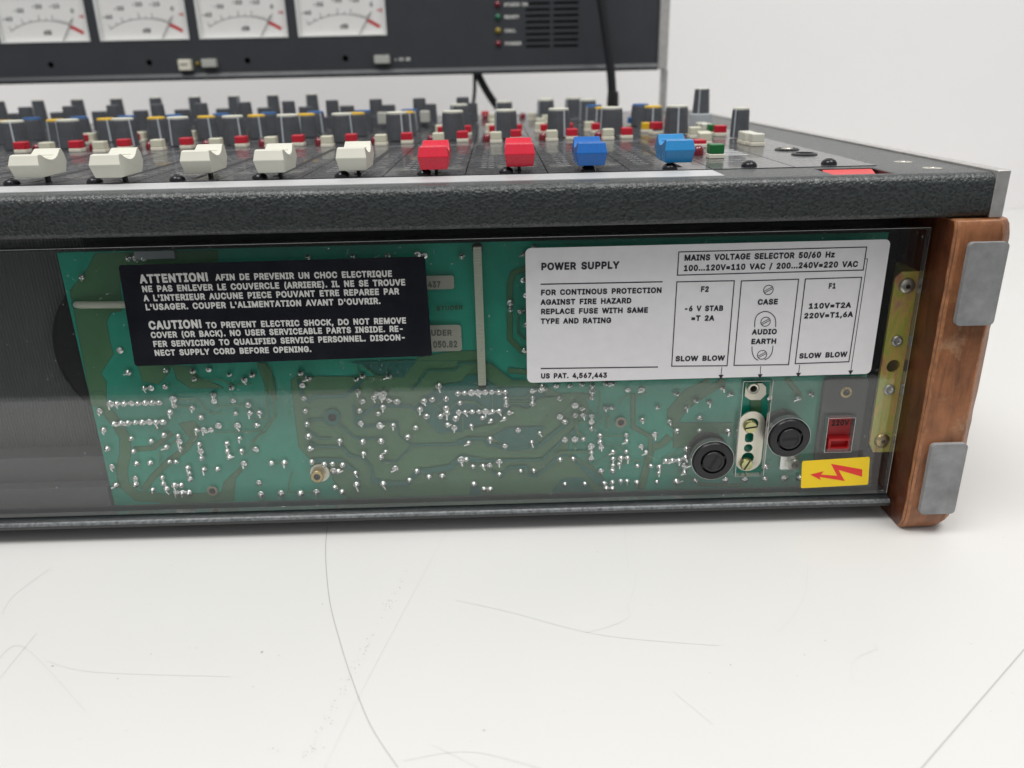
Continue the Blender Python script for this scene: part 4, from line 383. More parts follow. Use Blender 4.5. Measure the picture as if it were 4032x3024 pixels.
TAB = json.loads('''{"sc":[[0.42,1,[[103.4,-17.3],[106.7,-37.7],[113.9,-67.0],[121.6,-89.3],[128.3,-106.6],[136.7,-125.5],[146.2,-140.7]]],[0.3,0,[[224.2,-23.8],[222.1,-40.4],[221.2,-52.7]]],[0.3,0,[[223.5,-55.7],[220.7,-66.8],[217.2,-75.7],[217.2,-80.7],[210.3,-85.3],[201.6,-88.4]]],[0.3,0,[[158.3,-69.1],[176.8,-76.4],[206.7,-89.8],[243.4,-96.6]]],[0.3,0,[[287.0,-54.5],[280.6,-69.7],[273.4,-80.9],[263.7,-91.2]]],[0.55,1,[[342.6,-98.2],[281.0,-147.9]]],[0.25,0,[[292.1,-100.3],[283.9,-104.2],[280.1,-109.2],[278.6,-115.0]]],[0.25,0,[[292.3,-97.5],[292.1,-100.9]]],[0.35,0,[[18.8,-103.9],[18.8,-80.0]]],[0.5,0,[[13.3,-94.4],[18.0,-86.9],[52.4,-116.7]]],[0.3,0,[[3.8,-41.8],[-0.7,-58.8],[1.2,-69.4]]],[0.45,0,[[147.2,-138.6],[158.2,-136.3],[168.3,-136.7],[184.8,-142.7]]],[0.3,0,[[154.2,-132.9],[167.7,-141.6]]],[0.22,0,[[115.2,-48.8],[133.1,-24.1]]],[0.22,0,[[78.1,-135.5],[99.3,-103.4],[116.2,-72.3],[132.6,-35.8]]],[0.25,0,[[152.5,-23.4],[133.7,-104.8],[126.6,-140.4]]],[0.25,0,[[29.2,-94.0],[46.6,-100.0],[90.9,-104.0]]],[0.22,0,[[307.7,-35.1],[312.2,-57.2],[320.9,-114.9]]],[0.22,0,[[166.0,-91.3],[165.1,-112.1],[168.1,-128.5]]],[0.22,0,[[154.7,-46.3],[159.3,-74.3],[163.3,-99.9]]],[0.22,0,[[189.3,-122.4],[216.4,-119.9],[231.5,-124.2],[240.1,-131.4]]],[0.25,0,[[224.6,-116.2],[232.9,-129.1]]],[0.22,0,[[312.8,-73.9],[295.3,-132.0]]]],"spk":[[49.4,-42.5,0.26],[130.5,-60.2,0.22],[111.9,-69.0,0.26],[97.3,-93.1,0.48],[103.2,-95.1,0.29],[61.8,-92.4,0.22],[32.5,-96.7,0.4],[55.9,-103.3,0.26],[98.9,-108.7,0.22],[168.8,-128.7,0.38],[277.4,-95.7,0.26],[244.4,-105.6,0.26],[30.1,-85.7,0.16],[199.5,-93.7,0.16],[191.6,-122.5,0.21],[111.1,-132.8,0.32],[112.6,-133.7,0.24],[110.0,-133.2,0.19],[63.1,-111.2,0.21],[268.5,-102.0,0.24],[275.5,-65.3,0.16],[312.2,-127.5,0.16],[75.5,-90.2,0.19],[73.2,-90.1,0.16],[164.9,-81.2,0.06],[324.4,-37.0,0.08],[331.0,-49.3,0.08],[224.7,-37.5,0.07],[244.3,-94.0,0.09],[51.6,-58.3,0.06],[178.3,-135.8,0.09],[270.0,-87.3,0.1],[34.2,-64.6,0.09],[252.5,-90.9,0.05],[91.4,-56.3,0.07],[290.8,-64.6,0.1],[325.8,-44.9,0.07],[175.3,-32.0,0.08],[331.7,-54.1,0.09],[56.1,-99.3,0.11],[56.8,-23.2,0.05],[194.6,-32.0,0.05],[175.6,-135.4,0.07],[145.6,-109.2,0.05],[207.9,-56.7,0.09],[355.8,-46.4,0.08],[218.2,-53.9,0.07],[308.4,-146.6,0.06],[232.7,-140.1,0.06],[127.2,-111.2,0.21],[126.9,-109.6,0.23],[137.3,-55.4,0.19],[130.8,-98.1,0.16],[120.7,-135.6,0.23],[131.5,-86.3,0.16],[133.6,-73.3,0.1],[126.3,-112.5,0.1],[125.5,-123.4,0.24],[128.5,-102.0,0.22],[133.5,-77.5,0.12],[120.0,-134.3,0.16],[131.3,-90.8,0.21],[134.9,-67.9,0.24],[135.9,-78.8,0.11],[122.4,-133.3,0.27],[126.7,-110.8,0.12],[130.4,-92.3,0.2],[120.8,-134.4,0.19],[137.1,-63.2,0.1],[127.0,-106.8,0.17],[124.4,-117.9,0.23],[130.9,-91.7,0.22],[123.3,-122.5,0.25],[128.5,-101.8,0.18],[135.7,-68.2,0.2],[138.6,-55.0,0.08],[134.8,-68.5,0.17],[126.6,-107.1,0.17],[121.9,-133.3,0.18],[125.0,-133.1,0.25],[128.0,-105.9,0.18],[127.8,-105.3,0.2],[127.2,-105.7,0.14],[124.4,-119.3,0.21],[128.6,-98.2,0.17],[127.2,-113.1,0.15],[122.8,-129.3,0.12],[122.8,-125.8,0.25],[139.1,-46.0,0.19],[125.7,-111.3,0.09],[134.2,-70.2,0.2],[136.2,-69.3,0.17],[127.9,-105.2,0.08],[122.7,-122.7,0.08],[123.0,-133.8,0.19],[123.2,-135.1,0.1],[131.0,-88.3,0.12],[123.9,-123.1,0.1],[137.8,-60.7,0.26],[119.8,-135.0,0.17],[129.0,-104.1,0.15],[125.9,-112.9,0.18],[135.6,-71.3,0.16],[122.0,-133.2,0.23],[139.5,-50.3,0.13],[122.0,-127.6,0.09],[132.4,-80.5,0.14],[125.3,-124.4,0.25],[121.3,-132.4,0.25],[122.2,-131.8,0.14],[133.5,-77.4,0.2],[127.2,-101.5,0.16],[136.1,-72.8,0.13],[127.8,-98.9,0.16],[134.4,-69.9,0.16],[132.3,-85.9,0.12],[125.9,-118.5,0.21],[136.0,-63.2,0.17],[125.6,-110.8,0.23],[122.2,-129.6,0.18],[130.8,-86.9,0.08],[125.1,-106.5,0.14],[123.3,-126.5,0.18],[137.7,-57.4,0.18],[138.2,-52.8,0.08],[122.4,-131.8,0.11],[138.2,-56.9,0.24],[120.1,-136.1,0.25],[127.2,-102.7,0.11],[124.4,-116.9,0.14],[131.0,-91.9,0.12],[127.2,-111.3,0.08],[124.0,-116.5,0.08],[129.6,-100.5,0.25],[122.8,-121.3,0.13],[135.1,-64.1,0.12],[132.0,-86.6,0.22],[130.2,-88.2,0.26],[140.2,-43.9,0.12],[123.4,-122.9,0.11],[134.1,-73.0,0.18],[122.1,-130.7,0.21],[130.3,-95.5,0.24],[122.4,-136.4,0.18],[138.7,-50.9,0.24],[128.7,-93.1,0.27],[127.5,-106.9,0.26],[122.1,-134.4,0.25],[124.4,-122.2,0.27],[133.0,-69.8,0.18],[124.8,-115.5,0.27],[137.4,-68.3,0.19],[135.5,-71.7,0.24],[133.3,-81.5,0.09],[130.6,-93.9,0.23],[129.3,-98.3,0.11],[136.4,-64.1,0.19],[134.2,-71.6,0.19],[121.6,-127.2,0.23]]}''')

def circ(cx, cz, r, n=28, ry=None): return [(cx + r * math.cos(2 * math.pi * i / n), cz + (ry or r) * math.sin(2 * math.pi * i / n)) for i in range(n)]
def rrect(x0, x1, z0, z1, r, n=5):
    P = []
    for cx, cz, a0 in ((x1 - r, z1 - r, 0), (x0 + r, z1 - r, 90), (x0 + r, z0 + r, 180), (x1 - r, z0 + r, 270)):
        for i in range(n + 1):
            a = math.radians(a0 + 90 * i / n); P.append((cx + r * math.cos(a), cz + r * math.sin(a)))
    return P
def rquad(q, r, n=4):
    """rounded corners on a convex quad"""
    P = []
    for i in range(len(q)):
        a, b, c = Vector(q[i - 1]), Vector(q[i]), Vector(q[(i + 1) % len(q)])
        u = (a - b).normalized(); w = (c - b).normalized()
        p0 = b + u * r; p2 = b + w * r
        for k in range(n + 1):
            t = k / n; P.append(tuple((1 - t) ** 2 * p0 + 2 * t * (1 - t) * b + t * t * p2))
    return P
def ribbon(L, w):
    q = [Vector(p) for p in L]; A = []; B = []
    for i in range(len(q)):
        d = (q[min(i + 1, len(q) - 1)] - q[max(i - 1, 0)]).normalized(); n = Vector((-d.y, d.x)) * w / 2
        A.append(tuple(q[i] + n)); B.append(tuple(q[i] - n))
    return [[A[i], A[i + 1], B[i + 1], B[i]] for i in range(len(q) - 1)]
def smoothline(L, n=6):
    out = []
    for i in range(len(L) - 1):
        p0, p1, p2, p3 = (Vector(L[max(i - 1, 0)]), Vector(L[i]), Vector(L[i + 1]), Vector(L[min(i + 2, len(L) - 1)]))
        for k in range(n):
            t = k / n
            out.append(tuple(.5 * (2 * p1 + (p2 - p0) * t + (2 * p0 - 5 * p1 + 4 * p2 - p3) * t * t + (3 * p1 - p0 - 3 * p2 + p3) * t ** 3)))
    return out + [tuple(L[-1])]
def copy(o, name, parent, loc=(0, 0, 0), rot=0.0, mat=None, label=None):
    c = o.copy(); c.name = name; SC.collection.objects.link(c); c.parent = parent
    c.location = Vector(loc) * MM; c.rotation_euler = (0, 0, rot)
    return c

# ------------------------------------------------------------------ setting
b = MB(); b.box(-1400, 1900, -174, 690, -167, -137, 'table')
for w, k, L in TAB['sc']:
    if not k and w < .24: continue
    for q in ribbon(smoothline(L) if len(L) > 2 else L, w * (.7 if k else .48)): b.face_xy(q, -136.9, 'scratch1' if k else 'scratch0')
for x, y, r in TAB['spk']:
    n = random.randint(5, 8); a0 = random.random()
    e = random.uniform(.4, 1)
    b.face_xy([(x + r * random.uniform(.6, 1.2) * math.cos(a0 + 6.283 * i / n), y + e * r * random.uniform(.6, 1.2) * math.sin(a0 + 6.283 * i / n)) for i in range(n)], -136.85, 'speck')
t = b.build('tabletop', smooth=0); t['kind'] = 'structure'; t['label'] = 'white laminate tabletop with scratches under the console'
b = MB(); b.box(-3500, 4000, 690.5, 740, -900, 1700, 'wall'); t = b.build('wall', smooth=0); t['kind'] = 'structure'; t['label'] = 'plain white wall behind the console'
b = MB(); b.box(-5000, 5500, -6000, 1300, -920, -900, 'floor'); t = b.build('floor', smooth=0); t['kind'] = 'structure'; t['label'] = 'dark floor below the white table'

# ------------------------------------------------------------------ the console
XL = -330.0
C = bpy.data.objects.new('mixing_console', None); SC.collection.objects.link(C)
C['label'] = 'grey audio mixing console with coloured faders, clear-covered green circuit board and worn wooden foot'
C['category'] = 'mixing console'

# front vinyl rail with the recess for the rocker switch
def rail_prof(yf, yb, round_front=True):
    P = [(yb, -15.0), (yb, -.25)]
    if round_front:
        P += [(yf + 3.6 + 3.6 * math.cos(math.radians(a)), -3.85 + 3.6 * math.sin(math.radians(a))) for a in range(90, 181, 15)]
        P += [(yf + 2 + 2 * math.cos(math.radians(a)), -13 + 2 * math.sin(math.radians(a))) for a in range(180, 271, 30)]
    else:
        P += [(yf, -.25), (yf, -15.0)]
    return P
b = MB()
b.prism(rail_prof(-31, -4), XL, 289.5, 'vinyl')
b.prism(rail_prof(-31, -27), 289.5, 311.3, 'vinyl')
b.prism(rail_prof(-9.2, -4, False), 289.5, 311.3, 'vinyl')
b.prism(rail_prof(-31, -4), 311.3, 343.4, 'vinyl')
b.box(315.3, 343.4, -4, 445, -15, -.25, 'vinyl')
b.box(XL, 315.3, 426, 445, -15, -.25, 'vinyl')
rail = b.build('vinyl_rail', C, recalc=True)
b = MB(); b.box(289.6, 311.2, -26.9, -9.3, -8, -6.5, 'black'); b.box(289.6, 290.4, -26.9, -9.3, -6.5, -.3, 'black'); b.box(310.4, 311.2, -26.9, -9.3, -6.5, -.3, 'black'); b.box(290.4, 310.4, -10.1, -9.3, -6.5, -.3, 'black')
b.box(290.4, 310.4, -26.9, -26.3, -6.5, -.3, 'black')
sw = b.build('power_switch', C, smooth=0)
b = MB(); b.prism([(-26.2, -1.5), (-18, -2.3), (-11.6, -.2), (-11.4, -4), (-26.2, -5)], 292.0, 309.6, 'redrock'); b.build('rocker', sw, bevel=.4)

# side trim, white strip
b = MB(); b.box(343.4, 348, -31.4, 446, -15.3, .6, 'silver'); b.build('side_trim', C, bevel=.5, smooth=30)
b = MB(); b.box(XL, 254, -24.0, -7.2, -.24, .06, 'strip'); b.build('writing_strip', C, smooth=0)

# module panels: one plate per channel
def dash(b, x0, x1, y, h=.45): b.face_xy([(x0, y), (x1, y), (x1, y + h), (x0, y + h)], .05, 'print')
def panel(i):
    b = MB(); x = 30 * i
    b.box(x - 14.8, x + 14.8, -4, 425.8, -2, 0, 'panel')
    if i <= 8:
        b.box(x + 3.2, x + 5.8, 4, 119.5, -1.9, .04, 'dark')     # fader slot
        rnd = random.Random(i)
        for k in range(13):
            y = 17 + k * 6.6 + (k * k) * .12
            dash(b, x - 9.6, x - 7.4, y, .8); dash(b, x - 6.8, x - 4.6, y, .8)
            dash(b, x - 2.6, x + 1.6, y + .3, .4); dash(b, x + 8.4, x + 12.2, y + .3, .4)
            if k % 2: dash(b, x + 9, x + 12, y + 3, .35)
        dash(b, x - 14, x + 14.2, 126, 1.0)
        for y in (184, 226, 262, 318, 372):
            dash(b, x - 8, x - 3, y, .7); dash(b, x + 3, x + 9, y, .7)
    else:
        for y in (17, 25, 60, 108, 140, 190):
            dash(b, x - 6, x - 1, y, .8); dash(b, x + 1, x + 6, y, .8)
        if i == 9:
            for k in range(4): b.face_xy([(x + 2, 42 + 7 * k), (x + 12, 42 + 7 * k), (x + 12, 46 + 7 * k), (x + 2, 46 + 7 * k)], .05, 'print')
    return b.build('module_panel', C, smooth=0)
for i in range(-10, 11): panel(i)
b = MB(); b.box(XL, 315.2, -3.9, 425.9, -14, -2.1, 'dark'); b.build('panel_frame', C, smooth=0)

# screws at the front end of each module
b = MB(); b.lathe([(2.9, 0), (2.75, .7), (2.2, 1.5), (1.3, 2.0), (1.25, 2.0), (1.2, 1.2)], 'screw', n=24)
ZT0[0] = 0
def proto(mb, name, **kw):
    o = mb.build(name, None, **kw); SC.collection.objects.unlink(o); return o
screw = proto(b, 'panel_screw')
for i in range(-4, 11): copy(screw, 'panel_screw', C, (30 * i, -.9 if i < 9 else 1.6 if i == 9 else 2.4, ZT))
b = MB(); b.lathe([(3.2, -.4), (3.2, .05), (1.6, .05), (1.4, -.25)], 'nickel', n=24)
csk = proto(b, 'border_screw')
for x, y in ((329.5, 6), (329.8, -15)): copy(csk, 'border_screw', C, (x, y, ZT - .2))

# ---- fader caps
def fader_mesh(col):
    b = MB()
    prof = [(-1.2, 6.9), (.3, 10.3), (2.2, 10.5), (3.1, 10.1), (4.9, 9.0), (6.9, 8.35), (9.1, 8.1), (11.4, 8.4), (13.4, 9.1), (15.2, 10.2), (16.6, 11.2), (17.8, 11.3), (18.6, 9.6), (18.9, 6.6)]
    n = len(prof); W = 5.55
    def wd(z): return W - .75 * max(0, (z - 7)) / 4 if z > 7 else W
    low = [(.5, 2.4), (17.8, 2.4)]
    ring = low[:1] + prof + low[1:]
    vs = []
    for s in (-1, 1):
        for (y, z) in ring:
            w = (W - .75) if z < 3 else wd(z)
            vs.append((s * w, y, z))
    m = len(ring); fs = [(i, (i + 1) % m, m + (i + 1) % m, m + i) for i in range(m)] + [tuple(range(m))[::-1], tuple(range(m, 2 * m))]
    b.add(vs, fs, col)
    # grip ridges in the finger groove
    for y, z in ((6.6, 8.6), (9.1, 8.4), (11.6, 8.7), (13.6, 9.5)):
        b.box(-3.7, 3.7, y - .28, y + .28, 6.6, z, col)
    o = proto(b, 'fader_knob', bevel=.42, smooth=24, seg=3)
    return o
fcap = {k: fader_mesh(k) for k in ('white', 'red', 'blue', 'lightblue')}
b = MB(); b.box(-.6, .6, 12, 14, -.5, 3.0, 'black'); stem = proto(b, 'fader_stem', smooth=0)
FC = [('white', 8.4, -4.2), ('white', 9.2, -9.0), ('white', 8.2, -1.6), ('white', 5.6, -5.6), ('white', 4.6, -4.4), ('red', 4.0, -7.2), ('red', 4.9, -4.1), ('blue', .5, -6.4), ('lightblue', 2.6, -3.3)]
NM = {'white': None, 'red': 'red fader knob', 'blue': 'blue fader knob', 'lightblue': 'light blue fader knob'}
for i, (c, dx, y) in enumerate(FC):
    o = copy(fcap[c], 'fader_knob', C, (30 * i + dx, y - .5, ZT))
    if NM[c]: o['label'] = NM[c]
    copy(stem, 'fader_stem', o, (0, 0, 0))
for i in (-1,):
    o = copy(fcap['white'], 'fader_knob', C, (30 * i + 4.4, -2, ZT)); copy(stem, 'fader_stem', o, (0, 0, 0))

# ---- rotary knobs
def knob_mesh(h, r0, r1, pointer='pointer', skirt=None):
    b = MB(); n = 44
    prof = [(r0, .5), (r0 - (r0 - r1) * .9, h - 1.0), (r1 - .4, h - .3)]
    b.lathe(prof, 'knob', n=n, flute=.045, nf=1)
    if pointer:
        b.prism([(-.42, -r0 - .12), (.42, -r0 - .12), (.42, -r0 + 1), (-.42, -r0 + 1)], .6, .61, pointer, axis='z')
        k = (r0 - r1) * .9
        vs = [(-.45, -r0 - .1, .6), (.45, -r0 - .1, .6), (.4, -r1 - .2, h - .6), (-.4, -r1 - .2, h - .6), (-.45, -r0 + .9, .6), (.45, -r0 + .9, .6), (.4, -r1 + .9, h - .25), (-.4, -r1 + .9, h - .25)]
        b.add(vs, [(0, 1, 2, 3), (3, 2, 6, 7), (0, 3, 7, 4), (1, 5, 6, 2)], pointer)
    return proto(b, 'rotary_knob', smooth=28)
def cap_mesh(h, r, col, name='knob_cap'):
    b = MB(); b.lathe([(r + .15, h - .9), (r + .15, h - .15), (r - .4, h + .25)], col, n=28)
    return proto(b, name, smooth=40)
KW = knob_mesh(14.9, 6.6, 5.9); CW = cap_mesh(15.2, 5.5, 'cap')
KY = knob_mesh(13.2, 6.2, 5.4); CY = cap_mesh(13.5, 5.0, 'yellow'); CB = cap_mesh(13.5, 5.0, 'bluebtn'); CE = cap_mesh(21.9, 3.7, 'cap')
b = MB(); b.lathe([(6.2, .4), (5.9, 8), (4.6, 8.4), (4.3, 18.6), (3.9, 19)], 'knob', n=40, flute=.05, nf=1); KD = proto(b, 'rotary_knob', smooth=28)
b = MB(); b.lathe([(5.6, .4), (5.2, 13.6), (4.8, 14)], 'knob', n=36, flute=.05, nf=1); KF = proto(b, 'rotary_knob', smooth=28)
b = MB(); b.lathe([(5.2, .4), (4.3, 21.2), (3.9, 21.6)], 'knob', n=36, flute=.05, nf=1)
b.add([(-.4, -5.25, .6), (.4, -5.25, .6), (.36, -4.5, 21.1), (-.36, -4.5, 21.1)], [(0, 1, 2, 3)], 'pointer'); KE = proto(b, 'rotary_knob', smooth=28)
b = MB(); b.lathe([(7.2, .2), (7.0, 7.8), (6.4, 8.3)], 'clear', n=48, flute=.05, nf=1); CL = proto(b, 'clear_skirt', smooth=28)
b = MB(); b.lathe([(5.2, 8.3), (4.4, 22.0), (4.0, 22.5)], 'knob', n=36, flute=.04, nf=1)
b.add([(-.4, -5.25, 8.6), (.4, -5.25, 8.6), (.36, -4.6, 22), (-.36, -4.6, 22)], [(0, 1, 2, 3)], 'pointer'); KC = proto(b, 'rotary_knob', smooth=28)

def knob(x, y, body, capo, a):
    o = copy(body, 'rotary_knob', C, (x, y, ZT), a)
    if capo: copy(capo, 'knob_cap', o)
    return o
rr = random.Random(11)
wa = {-3: .3, -2: -.9, -1: .95, 0: -.5, 1: .75, 2: -.35, 3: .95, 4: .5, 5: 2.4, 6: -1.1, 7: .45, 8: -1.25, 9: 2}
wx = {5: 152.7, 6: 181.7, 7: 211, 8: 240.3}
for i in range(-5, 10):
    if i == 9: continue
    knob(wx.get(i, 30 * i + 1.8) + .3, 163, KW, CW, wa.get(i, rr.uniform(-1, 1)))
for i in range(-6, 5): knob(30 * i + 2.4, 208, KY, CY, rr.choice((.5, -.6, .9, 2.5)))
for i in range(-7, 5): knob(30 * i + 1.4, 239, KY, CB, rr.choice((2.0, 2.6, -2.4, .8)))
for i in (8, 9): knob(30 * i + 1.8, 208, KY, CY, -.9 if i == 8 else -.15); knob(30 * i - .4, 240, KY, CB, -1.0 if i == 8 else .5)
for i in range(-9, 6): knob(30 * i + 4, 284, KD, None, 0)
for i in range(-9, 2): knob(30 * i + 5, 356, KE, CE, rr.choice((-1.0, -.6, 2.2, .9)))
for i in range(-9, 6): knob(30 * i + 8, 318, KF, None, 0)
for i, x, y in ((5, 152.3, 262), (6, 182.4, 300), (7, 213.5, 322), (7, 215, 345), (8, 242, 300), (8, 236, 345)): knob(x, y, KW, CW, rr.choice((-1, -.8, .6)))
knob(277.5, 166, KW, CW, -.05)
o = knob(302.5, 129, KW, CW, -.9); o.scale = (.72, .72, .98)
cl = copy(CL, 'clear_skirt', C, (303, 216, ZT)); kc = copy(KC, 'rotary_knob', cl, (0, 0, 0), -.5)
c2 = copy(cap_mesh(22.6, 3.8, 'cap'), 'knob_cap', cl)

# ---- push buttons, lamps
def btn_mesh(col, h=5.6, w=5.9):
    b = MB(); b.box(-w / 2, w / 2, -w / 2, w / 2, 1.7, h, col); return proto(b, 'push_button', bevel=.55, seg=3)
BT = {k: btn_mesh(k) for k in ('cream', 'redbtn', 'green', 'yellow', 'bluebtn', 'white', 'greybtn')}
b = MB(); b.box(-3.15, 3.15, -3.15, 3.15, 0, 1.75, 'collar'); COL = proto(b, 'button_collar', bevel=.3)
b = MB(); b.lathe([(2.4, 0), (2.4, 1.6), (2.2, 2.6), (1.7, 3.4), (.9, 3.9), (.1, 4.0)], 'led', n=20); LED = proto(b, 'indicator_lamp', smooth=60)
def button(x, y, col, a=0.0, z=0.0):
    o = copy(BT[col], 'push_button', C, (x, y + 3.1, ZT + z), a); copy(COL, 'button_collar', o, (0, 0, -z)); return o
cb = {-1: (-27.7, 128.2), 0: (0.1, 132.5), 1: (30.5, 132), 2: (58.7, 133.7), 3: (88.7, 130), 4: (116.5, 131), 5: (146.2, 134), 6: (176.4, 131.2), 7: (205.8, 133.9), 8: (235.5, 135)}
rb = {-2: (-44.2, 136.8), -1: (-20.9, 141), 0: (12, 141.1), 1: (40.3, 143.9), 2: (70.9, 142.6), 3: (99.5, 141), 4: (129, 141), 5: (158.5, 143.1), 6: (187.2, 144), 7: (217, 142.1), 8: (246.2, 141)}
for i in cb: button(*cb[i], 'cream')
for i in rb: button(*rb[i], 'redbtn')
button(-73, 137.3, 'redbtn'); button(-56, 130, 'cream')
for i in range(-2, 9): copy(LED, 'indicator_lamp', C, (30 * i - 8.3, 146, ZT))
copy(LED, 'indicator_lamp', C, (261.8, 47.5, ZT))
for i in (-2, -1, 0, 1, 5, 6, 7, 8): button(30 * i - 4.6, 185, 'redbtn'); button(30 * i - 7, 201, 'cream')
for i in (5, 6, 7): button(30 * i + 9, 190, 'redbtn')
for i in (5, 6, 7): button(30 * i - 6, 330, 'cream'); copy(LED, 'indicator_lamp', C, (30 * i - 12, 372, ZT)); button(30 * i - 4, 252, 'cream')
button(30 * 6 - 12, 372, 'redbtn'); button(30 * 7 + 2, 290, 'cream')
for x, y in ((100.5, 266), (128.4, 273)):
    o = copy(BT['greybtn'], 'push_button', C, (x, y, ZT)); o.scale = (1.1, 1, 2.0)
button(265.6, 30.8, 'green'); button(259.5, 76, 'redbtn'); button(270.3, 79, 'redbtn', 0, -2.0)
button(265.2, 238.9, 'bluebtn'); button(264.0, 180, 'yellow'); button(266.5, 165, 'redbtn', .3, 1.0)
for x, y in ((276, 92), (278, 101), (281, 133)): button(x, y, 'cream')
for x, y in ((297.4, 80), (296.4, 88), (297, 96)): button(x, y, 'white')
for x, y, c in ((296.8, 142.5, 'redbtn'), (295.4, 151.5, 'green'), (293.4, 159, 'white'), (293, 168.5, 'white')): button(x, y, c)
button(284, 212, 'redbtn')

# jack sockets
b = MB(); b.lathe([(5.2, 0), (5.2, .35), (4.5, .8), (3.6, .8), (3.4, .1), (3.3, -.1)], 'black', n=32); JK = proto(b, 'jack_socket', smooth=40)
copy(JK, 'jack_socket', C, (304.1, 60.5, ZT)); copy(JK, 'jack_socket', C, (303.9, 38.6, ZT))
b = MB(); b.lathe([(3.0, .3), (2.4, .9), (2.2, .2)], 'nickel', n=28)
jr = proto(b, 'socket_ring'); copy(jr, 'socket_ring', [o for o in C.children if o.name.startswith('jack_socket')][0])
ZT0[0] = ZT

# ------------------------------------------------------------------ front: case, board, cover
b = MB()
# ribbed back wall
x = XL; zz = [(-107.0, -22.0)]
pts = []
while x < 20: pts += [(x, 2.0), (x + .45, 1.7), (x + .9, 2.0)]; x += 1.3
vs = [(p[0], p[1], -107) for p in pts] + [(p[0], p[1], -16) for p in pts]; n = len(pts)
b.add(vs, [(i, i + 1, n + i + 1, n + i) for i in range(n - 1)], 'case')
b.box(20, 330, 1.2, 3, -130, -16, 'black')
b.box(XL, 16, -7.8, 2, -118, -107.0, 'case'); b.box(XL, 16, -13.5, 2, -129, -118.0, 'case')
b.box(XL, 330, 3, 420, -128, -16.2, 'dark')
b.box(XL, 330, -6, 3, -16.8, -15.2, 'dark')
b.build('case', C, smooth=0, recalc=False)
# round transformer at the board's left edge
b = MB(); b.lathe([(32.8, 0), (33.2, 1.5), (33.0, 4), (31.8, 5.2), (30.0, 6.0), (12, 6.4)], 'disc', c=(34.6, 1.4, -64.5), axis='y', n=72)
b.build('round_transformer', C, smooth=40)

# bottom rail: black extrusion, worn nose with its highlight line put into the colour
b = MB()
b.prism([(-14, -126.3), (-18, -126.5), (-22.3, -126.8), (-24.4, -127.3), (-25.2, -128.0), (-25.25, -128.7), (-24.8, -130.2), (-22.8, -131.3), (-14, -131.6)], XL, 329.6, 'rail')
for k in range(len(b.f)):
    vs = [b.v[i] for i in b.f[k]]
    if len(vs) == 4 and all(v[1] < -24.3 and v[2] > -129 for v in vs): b.m[k] = b.mi('railwornglint')
b.build('bottom_rail', C, smooth=50)
b = MB(); b.box(XL, 329.6, -13.9, 420, -131.5, -128.1, 'dark'); b.build('base_plate', C, smooth=0)

# circuit board
b = MB()
hl = D['misc']['hole']
b.plate([(16.6, -127.9), (319.2, -127.9), (319.2, -23.1), (16.6, -23.1)], [circ(*hl[0], 1.0, 18), circ(*hl[1], 1.0, 18)], -12, -10.4, 'pcb')
for k, L in enumerate(D['L1']):
    b.face_xz(L, -12.04 - .02 * k, 'copper')
    for q in ribbon(L + [L[0]], .26): b.face_xz(q, -12.05 - .02 * k, 'pcbline')
for k, L in enumerate(D['L2']):
    b.face_xz(L, -12.48 - .02 * k, 'pcbdark')
    for q in ribbon(L + [L[0]], .16): b.face_xz(q, -12.49 - .02 * k, 'pcbline')
for k, L in enumerate(D['L3']): b.face_xz(L, -12.95 - .006 * k, 'copper')
b.text(*D['PL']['s'], -13.3, 'pcbink')
pcb = b.build('circuit_board', C, smooth=0, recalc=False)
# solder joints: the hundred largest one by one, the rest as one part
def joint(b, x, z, r, rnd, leg=True):
    r *= rnd.uniform(1.08, 1.32); flat = rnd.choice((1, 1, .85, .45))
    b.lathe([(r, 0), (r * .95, r * .25 * flat), (r * .80, r * .52 * flat), (r * .56, r * .78 * flat), (r * .33, r * .98 * flat), (r * .26, r * 1.25 * flat), (r * .08, r * 1.32 * flat)], 'solder', c=(x, -12.9, z), axis='y', n=12)
    if leg and rnd.random() < .42:
        a = rnd.choice((-90, -90, -75, 200, 20, -60)); a = math.radians(a); l = r * rnd.uniform(.9, 1.7); w = r * .2
        dx, dz = math.cos(a), math.sin(a); px, pz = -dz * w, dx * w
        P = [(x + px, z + pz), (x + px + dx * l, z + pz + dz * l), (x - px + dx * l, z - pz + dz * l), (x - px, z - pz)]
        b.prism(P, -12.9 - r * .95, -12.9 - r * .5, 'solder', axis='y')
S = sorted(D['sol'], key=lambda s: -s[2]); rs = random.Random(5)
for x, z, r in S[:98]:
    b = MB(); joint(b, x, z, r, rs); b.build('solder_joint', pcb, smooth=50)
b = MB()
for x, z, r in S[98:]: joint(b, x, z, r, rs)
o = b.build('solder_dots', pcb, smooth=50); o['kind'] = 'stuff'
# eyelets
for h in hl[:2]:
    b = MB(); b.lathe([(2.2, 0), (2.2, .25), (1.3, .3), (1.2, -.4)], 'eyelet', c=(h[0], -13.2, h[1]), axis='y', n=28, cap=False); b.face_xz(circ(h[0], h[1], 1.25, 20), -13.3, 'dark'); b.build('eyelet', pcb)
b = MB(); b.face_xz(circ(*hl[2], 1.6, 20), -13.3, 'dark'); b.build('board_hole', pcb, smooth=0)
